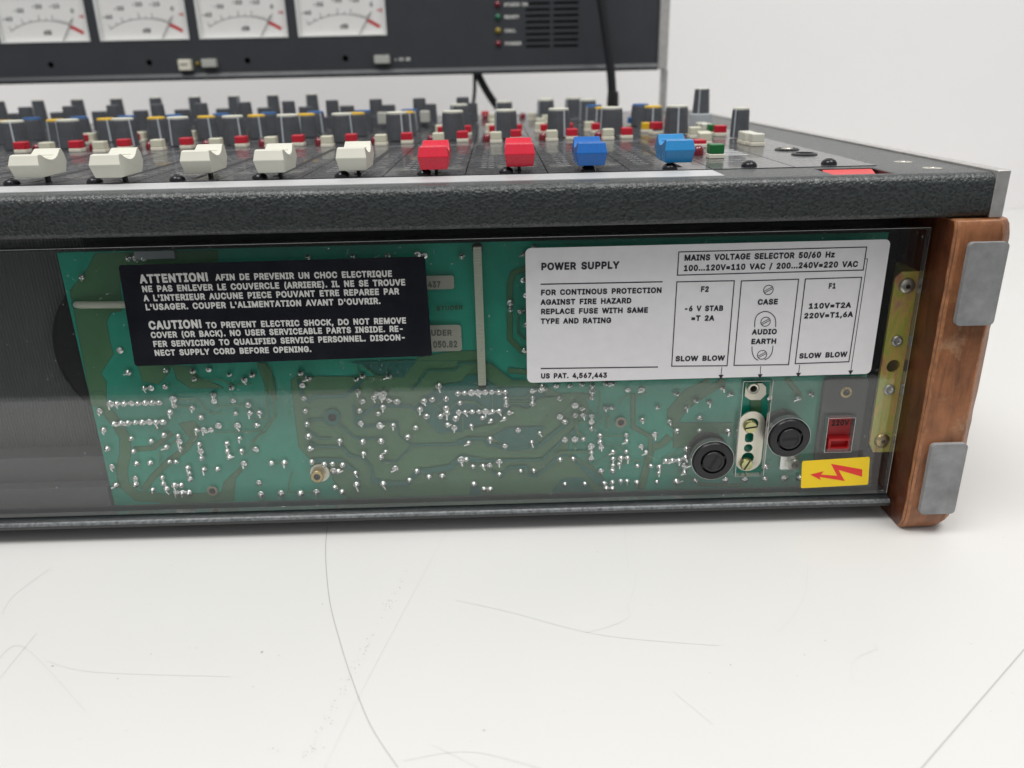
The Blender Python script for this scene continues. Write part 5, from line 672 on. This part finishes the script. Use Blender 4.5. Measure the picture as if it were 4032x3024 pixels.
# cable ties
t0, t1 = D['misc']['tie']
b = MB(); b.box(t0[0] - 1.5, t0[0] + 1.5, -15.3, -14.1, t1[1], t0[1] + 1.4, 'nylon')
z = t1[1] + 1
while z < t0[1]: b.box(t0[0] - 1.1, t0[0] + 1.1, -15.55, -15.3, z, z + .45, 'nylon'); z += 1.0
b.box(t0[0] - 1.5, t0[0] + 1.5, -14.1, -11.9, t0[1] + .6, t0[1] + 1.4, 'nylon'); b.box(t0[0] - 1.5, t0[0] + 1.5, -14.1, -11.9, t1[1], t1[1] + .8, 'nylon')
b.build('cable_tie', pcb, smooth=0, bevel=.15)
b = MB(); b.plate(rrect(t0[0] - 1.9, t0[0] + 1.9, t1[1] - 1.8, t1[1] + 1, 1.5), [], -13.35, -13.2, 'dark'); b.plate(rrect(t0[0] - 1.9, t0[0] + 1.9, t0[1] - 1, t0[1] + 2.6, 1.5), [], -13.35, -13.2, 'dark'); b.build('tie_slot', pcb, smooth=0)
u0, u1 = D['misc']['tie2']
b = MB(); b.tube([(u0[0] + .6, -11.9, u0[1]), (u0[0] + .9, -13.2, u0[1]), (u0[0] + 2.6, -13.9, u0[1]), (u0[0] + 9, -14.2, u0[1] - .1), (u1[0] + 12, -14.1, u1[1])], [1.1, 1.3, 1.35, 1.35, 1.35], 'nylon'); b.build('cable_tie', pcb, smooth=60)
b = MB(); b.plate(rrect(u0[0] - 1.0, u0[0] + 2.6, u0[1] - 1.6, u0[1] + 1.7, 1.4), [], -13.35, -13.2, 'pcbdark'); b.build('tie_slot', pcb, smooth=0)
# typed paper labels on the board, running on under the black label
b = MB(); a = D['PL']['a']; b.plate(rrect(136, a[1][0], a[2][1], a[1][1], .9), [], -13.4, -13.2, 'paper'); b.text(*D['PL']['t'][0], -13.48, 'paperink'); b.build('paper_label', pcb, smooth=0, recalc=False)
b = MB(); a = D['PL']['b']; b.plate(rrect(132, a[1][0], a[2][1], a[1][1], 1.2), [], -13.4, -13.2, 'paper'); b.text(*D['PL']['t'][1], -13.48, 'paperink'); b.text(*D['PL']['t'][2], -13.48, 'paperink'); b.build('paper_label', pcb, smooth=0, recalc=False)
b = MB(); b.box(45.0, 59.5, -14.2, -12.9, -26.0, -22.9, 'clear'); b.build('board_clip', pcb, bevel=.4)
# socket and earth link in the slot
ms = D['misc']
b = MB(); b.plate(ms['pad'][::1], [], -13.45, -13.2, 'nickel'); b.lathe([(2.3, 0), (2.3, 3.2), (1.9, 3.5), (1.35, 3.4), (1.2, .5)], 'nickel', c=(ms['sock'][0], -12.5, ms['sock'][1]), axis='y', n=28)
b.lathe([(1.25, .5), (.1, .55)], 'dark', c=(ms['sock'][0], -13.6, ms['sock'][1]), axis='y', n=20)
b.build('earth_socket', pcb, smooth=40)
zt, zb = ms['link'][0][1], ms['link'][1][1]; xl, xr = ms['link'][2][0], ms['link'][3][0]; rx = (xr - xl) / 2; xc = (xl + xr) / 2
out = [(xc + rx * math.cos(math.radians(a)), zt - rx + rx * math.sin(math.radians(a))) for a in range(0, 181, 12)] + [(xc + rx * math.cos(math.radians(a)), zb + rx + rx * math.sin(math.radians(a))) for a in range(180, 361, 12)]
h1, h2 = ms['lhole']
b = MB(); b.plate(out, [circ(xc, zt - rx - .3, 2.7, 24), circ(h2[0] + .2, h2[1], 1.75, 22), rrect(h1[0] - 1.5, h1[0] + 1.9, h1[1] - 1.6, h1[1] + 2.4, 1.2), circ(xc - .3, zb + rx + .6, 2.5, 24)], -15.6, -14.6, 'nickel')
lk = b.build('earth_link', pcb, smooth=0, recalc=False)
def slot_screw(name, x, y, z, r, ang, m, parent, h=1.4):
    b = MB(); n = 28
    b.lathe([(r, 0), (r, h * .7), (r * .86, h)], m, c=(x, y, z), axis='y', n=n)
    a = math.radians(ang); dx, dz = math.cos(a), math.sin(a); w = r * .13; l = r * .86
    P = [(x + dx * l - dz * w, z + dz * l + dx * w), (x - dx * l - dz * w, z - dz * l + dx * w), (x - dx * l + dz * w, z - dz * l - dx * w), (x + dx * l + dz * w, z + dz * l - dx * w)]
    b.face_xz(P, y - h - .04, 'dark')
    return b.build(name, parent, smooth=40, recalc=True)
s1, s2 = ms['lscr']
slot_screw('slotted_screw', s1[0] + .15, -15.2, s1[1] - .4, 2.65, 8, 'yzinc', lk, 2.0); slot_screw('slotted_screw', s2[0] - .4, -15.2, s2[1] - .3, 2.55, 62, 'yzinc', lk, 2.2)
# hex standoffs and brass ring
def hexnut(x, z, m, y0=-13.0, h=3.0, r=2.6):
    b = MB(); b.lathe([(r, 0), (r, h * .45), (r * .86, h * .5), (r * .86, h * .6), (r, h * .65), (r, h - .3), (r * .88, h), (r * .55, h), (r * .52, h - 1.4)], m, c=(x, y0, z), axis='y', n=30)
    b.lathe([(r * .57, 0), (r * .5, .08)], 'dark', c=(x, y0 - h + .35, z), axis='y', n=6)
    return b.build('hex_socket_screw', pcb, smooth=40)
b = MB(); b.plate(circ(ms['nut2'][0] + .7, ms['nut2'][1] + .5, 3.9, 30), [], -13.4, -13.2, 'nickel'); b.build('solder_pad', pcb, smooth=0)
hexnut(*ms['nut2'], 'brass')
b = MB(); b.plate(rrect(ms['nut'][0] - 5.0, ms['nut'][0] + 2.2, ms['nut'][1] - 3, ms['nut'][1] + 3.2, .8), [], -13.4, -13.2, 'solder'); b.build('solder_pad', pcb, smooth=0)
hexnut(*ms['nut'], 'nickel', h=2.8, r=2.4)
# voltage selector
vp = ms['vplate']
b = MB(); b.plate(rquad([(301.8, -79.2), (319.0, -79.2), (319.0, -115.0), (301.8, -115.0)], 2.2), [], -14.6, -12.6, 'selplate')
b.lathe([(2.25, 0), (2.25, .3), (1.7, .5), (1.4, .4), (1.35, 0)], 'brass', c=(ms['brass'][0], -14.6, ms['brass'][1]), axis='y', n=28)
b.lathe([(1.35, 0), (.1, .02)], 'dark', c=(ms['brass'][0], -14.7, ms['brass'][1]), axis='y', n=20)
vsel = b.build('voltage_selector', pcb, smooth=40, recalc=False)
V = ms['vol']; vx0, vx1, vz1, vz0 = 301.9, 312.4, -92.6, -107.2
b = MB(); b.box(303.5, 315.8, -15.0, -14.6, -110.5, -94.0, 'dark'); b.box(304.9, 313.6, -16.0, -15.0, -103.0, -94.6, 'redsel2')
b.box(304.6, 313.4, -16.4, -15.0, -108.2, -103.0, 'redsel'); b.box(304.6, 313.4, -18.6, -16.4, -104.0, -103.0, 'redsel'); b.box(304.6, 313.4, -18.6, -16.4, -108.2, -107.0, 'redsel'); b.box(304.6, 305.6, -18.6, -16.4, -107.0, -104.0, 'redsel'); b.box(312.4, 313.4, -18.6, -16.4, -107.0, -104.0, 'redsel')
b.text("220V", (305.9, -98.4), (312.9, -98.3), 2.4, -16.06, 'dark')
b.build('selector_slider', vsel, smooth=0)

# ---- clear acrylic front cover with cut-outs
f2, f1 = ms['fuse']
slot = [(267.6, -76.4), (278.8, -76.4), (278.8, -116.7), (267.6, -116.7)]
vol = [(vx0, vz1), (vx1, vz1), (vx1, vz0), (vx0, vz0)]
f2c = (258.2, -109.3); f1c = (287.3, -100.3); FR = 8.35
b = MB()
b.plate([(XL, -126.1), (329.3, -126.1), (329.3, -19.7), (XL, -19.7)], [circ(*f2c, FR, 48), circ(*f1c, FR, 48), slot, vol], -22, -19, 'acrylic', 'cutedge')
b.box(XL, 329.3, -18.98, -8.3, -21.2, -19.7, 'acrylic')
for L in (circ(*f2c, FR, 48), circ(*f1c, FR, 48), slot, vol):  # pale ribbons paint the specular glint along the cut edges
    for q in ribbon(L + [L[0]], .16): b.face_xz(q, -22.04, 'rimglint')
for q in ribbon([(XL, -19.85), (329.2, -19.85), (329.2, -126.05)], .14): b.face_xz(q, -22.04, 'rimglint')
rd = random.Random(21)
for k in range(70):                                   # dust specks and hairline scratches on the sheet
    x, z, q = rd.uniform(-60, 329), rd.uniform(-125, -21), rd.uniform(.07, .19)
    b.face_xz([(x + q * rd.uniform(.6, 1.3) * math.cos(a), z + q * rd.uniform(.6, 1.3) * math.sin(a)) for a in (0, 1.3, 2.5, 3.8, 5.1)], -22.03, 'dust')
for k in range(9):
    x, z, a, l = rd.uniform(-20, 320), rd.uniform(-123, -22), rd.uniform(0, 3.1), rd.uniform(2, 6)
    for q in ribbon([(x, z), (x + l * .5 * math.cos(a), z + l * .5 * math.sin(a)), (x + l * math.cos(a + .12), z + l * math.sin(a + .12))], .05): b.face_xz(q, -22.03, 'dust')
cover = b.build('front_cover', C, smooth=0, recalc=False)
# black warning label
b = MB(); b.plate(rquad([(42.6, -26.1), (150.3, -25.6), (150.8, -62.8), (41.2, -63.8)], 1.2), [], -22.15, -22.02, 'lblack')
for w in D['W']: b.text(*w, -22.22, 'lprint')
b.build('warning_label', cover, smooth=0, recalc=False, label='black label with white capitals in two languages')
# silver power supply label
b = MB(); b.plate(rrect(185.8, 315.4, -74.5, -23.6, 2.0), [], -22.15, -22.02, 'lsilver')
for w in D['I']: b.text(*w, -22.24, 'ink')
for L in D['IL']:
    for q in ribbon(L, .42): b.face_xz(q, -22.23, 'ink')
def frame(b, q, w, y, m):
    for i in range(4):
        a, c = Vector(q[i]), Vector(q[(i + 1) % 4]); d = (c - a).normalized() * w / 2
        for r in ribbon([tuple(a - d), tuple(c + d)], w): b.face_xz(r, y - .002 * i, m)
for q in D['IB']: frame(b, q, .36, -22.23, 'ink')
for c in D['IC']:
    C2 = circ(c[0], c[1], 1.75, 24)
    for q in ribbon(C2 + [C2[0]], .26): b.face_xz(q, -22.23, 'ink')
    for s in (-.3, .3):
        for q in ribbon([(c[0] - 1.35 - s * .4, c[1] - .75 + s), (c[0] + 1.35 - s * .4, c[1] + .75 + s)], .22): b.face_xz(q, -22.245, 'ink')
for L in D['IU']:
    for q in ribbon(smoothline(L, 5), .30): b.face_xz(q, -22.23, 'ink')
for k, L in enumerate(D['IA']):
    e = L[-1]; p = L[-2]
    for i in range(len(L) - 1):
        a, c = L[i], L[i + 1]
        if i == len(L) - 2: c = (c[0], c[1] + 1.2)
        for q in ribbon([a, c], .24): b.face_xz(q, -22.23, 'ink')
    b.face_xz([(e[0], e[1]), (e[0] + .95, e[1] + 1.75), (e[0] - .95, e[1] + 1.75)], -22.24, 'ink')
b.build('information_label', cover, smooth=0, recalc=False, label='silver foil label with black lettering and frames')
# yellow sticker
b = MB(); b.plate(rquad(D['ST']['c'], .8), [], -22.15, -22.02, 'lyellow'); b.face_xz(D['ST']['bolt'], -22.22, 'lred')
b.build('warning_sticker', cover, smooth=0, recalc=False, label='yellow sticker with a red lightning arrow')

# fuse holders standing in the round cut-outs
def fuse(c, ang):
    x, z = c
    b = MB(); b.lathe([(8.0, 0), (8.0, 10.2), (7.6, 10.7), (5.1, 10.9), (4.9, 9.0), (.1, 8.9)], 'black', c=(x, -12.4, z), axis='y', n=48)
    o = b.build('fuse_holder', C, smooth=40)
    b = MB(); b.lathe([(4.35, 0), (4.35, 2.1), (4.1, 2.4), (3.2, 2.45), (3.1, 2.2), (.1, 2.2)], 'black', c=(x, -21.2, z), axis='y', n=40)
    a = math.radians(ang); dx, dz = math.cos(a), math.sin(a); w = .55; l = 3.1
    P = [(x + dx * l - dz * w, z + dz * l + dx * w), (x - dx * l - dz * w, z - dz * l + dx * w), (x - dx * l + dz * w, z - dz * l - dx * w), (x + dx * l + dz * w, z + dz * l - dx * w)]
    b.face_xz(P, -23.48, 'dark')
    for s in (0, math.pi):
        b.box(x + 4.2 * math.cos(s + .4) - .7, x + 4.2 * math.cos(s + .4) + .7, -23.3, -21.2, z + 4.2 * math.sin(s + .4) - .7, z + 4.2 * math.sin(s + .4) + .7, 'dark')
    b.build('fuse_cap', o, smooth=40)
fuse(f2c, 63); fuse(f1c, 4)

# passivated bracket beside the board
b = MB(); bh = ms['bhole']
b.plate([(324.4, -37.0), (330.85, -37.0), (330.85, -110.7), (324.4, -110.7), (322.4, -107.0), (322.2, -39.4)], [circ(326.9, bh[1], 2.6, 28)], -16, -14.9, 'zinc')
b.box(329.6, 330.8, -14.88, 0, -110.7, -37, 'zinc')
br = b.build('bracket', C, smooth=0, recalc=False)
def button_screw(x, z, m, r=3.1):
    b = MB(); b.lathe([(r, 0), (r * .98, .5), (r * .8, 1.1), (r * .55, 1.35)], m, c=(x, -16.05, z), axis='y', n=32)
    b.lathe([(r * .34, 0), (r * .3, .05)], 'dark', c=(x, -17.36, z), axis='y', n=6)
    return b.build('button_head_screw', br, smooth=40)
button_screw(326.9, ms['bscr'][0][1], 'nickel'); button_screw(327.0, ms['bscr'][1][1], 'brass')
for p in ms['briv']:
    b = MB(); b.lathe([(2.3, 0), (2.2, .5), (1.6, .95), (1.1, .9), (.8, .5), (.1, .5)], 'silver', c=(326.6, -16.05, p[1]), axis='y', n=28); b.build('rivet', br, smooth=50)

# wooden end foot
pts = [(331.0, -34.0), (332.0, -35.2), (347.6, -35.2), (351.4, -32.0), (352.6, -25), (352.6, 60), (331.0, 60)]
b = MB()
vs = []
lv = [(-15.4, 1.6), (-17.2, .5), (-20.5, 0)] + [(-22.5 - 4.0 * k, 0) for k in range(26)] + [(-126.5, 0), (-131.5, .8), (-135, 2.6), (-137, 5.0)]
rw = random.Random(8)
cx, cy = 341.5, 0
for z, ins in lv:
    for (x, y) in pts:
        if z < -130 or z > -20:
            fx = ins if x > 345 else 0.0
            k = ins
        else: fx = k = 0
        if y < 40: x += rw.uniform(-.16, .16); y += rw.uniform(-.13, .13)
        vs.append((x - (fx * .8 if x > 345 else 0) + (k * .15 if x < 333 else 0), y + (k if y < -20 else 0), z))
n = len(pts); fs = [(k * n + i, k * n + (i + 1) % n, (k + 1) * n + (i + 1) % n, (k + 1) * n + i) for k in range(len(lv) - 1) for i in range(n)]
fs += [tuple(range(n)), tuple(range((len(lv) - 1) * n, len(lv) * n))[::-1]]
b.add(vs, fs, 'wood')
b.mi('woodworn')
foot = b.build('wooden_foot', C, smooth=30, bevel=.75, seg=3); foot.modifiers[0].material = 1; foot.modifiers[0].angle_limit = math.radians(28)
for z0, z1 in ((-51.6, -22.4), (-127.2, -97.6)):
    b = MB(); b.plate(rrect(335.3, 348.7, z0, z1, 1.6), [], -37.2, -35.15, 'felt'); b.build('felt_pad', foot, smooth=30, bevel=.6, seg=3)

# ------------------------------------------------------------------ meter bridge
BR = bpy.data.objects.new('meter_bridge', None)
b = MB()
YB = 440.0
mx = [(11.1 - 83.4 * i, 85.9 - 83.4 * i) for i in range(5)]
MZ0, MZ1 = 65.8, 108.0
VS = []
for k in range(11):
    z = 53.6 + 4.75 * k
    VS += [[(203.8, z), (224.6, z), (224.6, z + 1.9), (203.8, z + 1.9)], [(227.6, z), (248.6, z), (248.6, z + 1.9), (227.6, z + 1.9)]]
holes = [[(a, MZ0), (c, MZ0), (c, MZ1), (a, MZ1)] for a, c in mx] + VS + [circ(49 - 83.6 * i, 48.2, 2.5, 18) for i in range(4)]
b.plate([(-345, 39.0), (317.3, 39.0), (317.3, 125), (-345, 125)], holes, YB, YB + 3, 'bridge')
b.box(-345, 317.3, YB + 12, YB + 70, 36, 125, 'dark')
b.prism([(YB - 2.2, 33.4), (YB - 2.6, 36), (YB - 1, 38.9), (YB + 12, 38.9), (YB + 70, 35.9), (YB + 70, 33.4)], -345, 317.3, 'bridge')
mb = b.build('meter_bridge', C, smooth=0, recalc=False)
def mpart(bb, name, parent=mb, **kw): return bb.build(name, parent, **kw)
b = MB(); b.box(317.3, 325.6, YB - 2.8, YB + 72, 34, 125, 'silver'); mpart(b, 'side_plate', bevel=.6)
b = MB(); b.box(322.2, 327.6, YB + 4, YB + 12, -8, 34, 'silver'); mpart(b, 'bridge_post', bevel=.4)
b = MB(); b.box(-345, -339, YB + 4, YB + 12, -8, 33.4, 'silver'); mpart(b, 'bridge_post', bevel=.4)
for mi_, (a, c) in enumerate(mx):
    b = MB(); w = c - a
    yb = YB + 3.4
    # frame walls then face
    b.box(a, a + 1.6, YB - .6, yb, MZ0, MZ1, 'meterframe'); b.box(c - 1.0, c, YB - .6, yb, MZ0, MZ1, 'meterframe'); b.box(a + 1.6, c - 1.0, YB - .6, yb, MZ0, MZ0 + 1.0, 'meterframe'); b.box(a + 1.6, c - 1.0, YB - .6, yb, MZ1 - 1, MZ1, 'meterframe')
    b.box(a + 1.6, c - 1.0, yb - .4, yb + .2, MZ0 + 1.0, MZ1 - 1.0, 'meter')
    px, pz, R = a + w * .50, MZ0 + 17 - 58.0, 58.0
    def P(ang, r): return (px + r * math.sin(math.radians(ang)), pz + r * math.cos(math.radians(ang)))
    y = yb - .5
    def arc(a0, a1, r, wd, m, yy=y):
        L = [P(a0 + (a1 - a0) * i / 14, r) for i in range(15)]
        for q in ribbon(L, wd): b.face_xz(q, yy, m)
    arc(-30, 22, R, .5, 'metergrey'); arc(22, 33.5, R - .9, 2.8, 'meterred', y - .02)
    for g, l in ((-29, 3.5), (-23, 2), (-17, 4), (-10.5, 2), (-3, 4.6), (2.5, 2), (7.5, 4.6), (10, 2), (12.2, 2), (14.2, 2), (16.2, 2), (18, 2), (19.8, 2), (21.5, 4)):
        for q in ribbon([P(g, R), P(g, R + l)], .55): b.face_xz(q, y - .03, 'metergrey')
    for t_, fx, dz in (("-40", .105, 17.3), ("-30", .25, 23.5), ("-20", .46, 26.4), ("-10", .655, 26.3), ("0", .845, 22.6)):
        hw = 1.5 * len(t_); b.text(t_, (a + fx * w - hw, MZ0 + dz), (a + fx * w + hw, MZ0 + dz), 3.2, y - .05, 'metergrey')
    b.text("+6", (a + .935 * w - 2.4, MZ0 + 18.6), (a + .935 * w + 2.2, MZ0 + 18.2), 3.0, y - .05, 'meterred')
    b.text("dB", (px - 1.8, MZ0 + 6.2), (px + 5.2, MZ0 + 6.2), 3.4, y - .05, 'metergrey')
    o = mpart(b, 'level_meter', C, smooth=0)
    b = MB()
    for q in ribbon([(a + .685 * w, MZ0 + 1.2), (a + .838 * w, MZ0 + 18.6)], .6): b.prism(q, yb - 1.5, yb - 1.3, 'metergrey', axis='y')
    b.build('needle', o, smooth=0)
    b = MB(); b.box(a + 1.7, c - 1.1, YB + .1, YB + .5, MZ0 + 1.05, MZ1 - 1.05, 'glass'); b.build('meter_window', o, smooth=0)
for x0, x1, m, tx in ((-92.3, -81.7, 'collar', None), (-72.5, -60.2, 'greybtn', None), (74.1, 87.2, 'greybtn', None)):
    b = MB(); b.box(x0, x1, YB - 5, YB + 1, 43.4 - (2 if m == 'collar' else 0), 50, m); 
    o = mpart(b, 'push_button', mb, bevel=.6)
b = MB(); b.text("RESET", (-90.5, 45.2), (-83.5, 45.2), 1.8, YB - 5.05, 'metergrey'); b.build('button_print', mb, smooth=0)
b = MB(); b.lathe([(1.6, 0), (1.5, 1.6), (.8, 2.6), (.1, 2.8)], 'ledyellow', c=(-77, YB, 46.6), axis='y', n=16); mpart(b, 'indicator_lamp', mb)
b = MB(); b.text("+ 20 dB", (91, 45.4), (104.5, 45.6), 2.4, YB - .08, 'lprint')
for s, z, w in (("STUDIO ON", 86.2, 20), ("READY", 76.8, 12.6), ("CALL", 66.2, 9.5), ("POWER", 56.0, 14)): b.text(s, (186, z), (186 + w, z), 2.5, YB - .08, 'lprint')
b.build('bridge_print', mb, smooth=0, recalc=False)
for z, m in ((87.6, 'led'), (77.9, 'ledgreen'), (67.3, 'ledyellow'), (57.2, 'led')):
    b = MB(); b.lathe([(2.6, 0), (2.4, 1.2), (1.4, 2.4), (.1, 2.7)], m, c=(180.4, YB, z), axis='y', n=18); mpart(b, 'indicator_lamp', mb, smooth=60)

# ------------------------------------------------------------------ things on and behind the console
g = bpy.data.objects.new('gooseneck', None); SC.collection.objects.link(g); g.location = (.276, .415, ZT * MM)
g['label'] = 'black gooseneck stem rising from the panel in front of the meter bridge'; g['category'] = 'gooseneck'
ZT0[0] = 0
b = MB(); b.tube(smoothline([(-.6, 0, 15), (-3.2, 0, 40), (-11.5, 0, 88), (-21, 0, 135), (-38, 0, 190)]), 3.7, 'rubber', 16); b.build('stem', g, smooth=60)
b = MB(); b.lathe([(5.2, 0), (5.0, 12), (4.6, 17), (4.0, 17.5)], 'black', n=32, flute=.06, nf=1); b.build('socket', g, smooth=30)
ZT0[0] = ZT
b = MB(); b.tube(smoothline([(158, 474, 60), (160, 474, 38), (168, 474, 20), (180, 476, 2), (196, 480, -22), (214, 486, -50)]), 3.4, 'greycable'); o = b.build('cable', None, smooth=60)
o['label'] = 'thick dark grey cable slanting down from under the meter bridge'; o['category'] = 'cable'; o['group'] = 'cables hanging below the meter bridge'
b = MB(); b.tube(smoothline([(159, 468, 60), (158.5, 468, 38), (158, 468, 20), (155.5, 468, 6), (150, 470, -8), (140, 474, -40)]), 1.6, 'rubber'); o = b.build('cable', None, smooth=60)
o['label'] = 'thin black cable hanging nearly straight below the meter bridge'; o['category'] = 'cable'; o['group'] = 'cables hanging below the meter bridge'
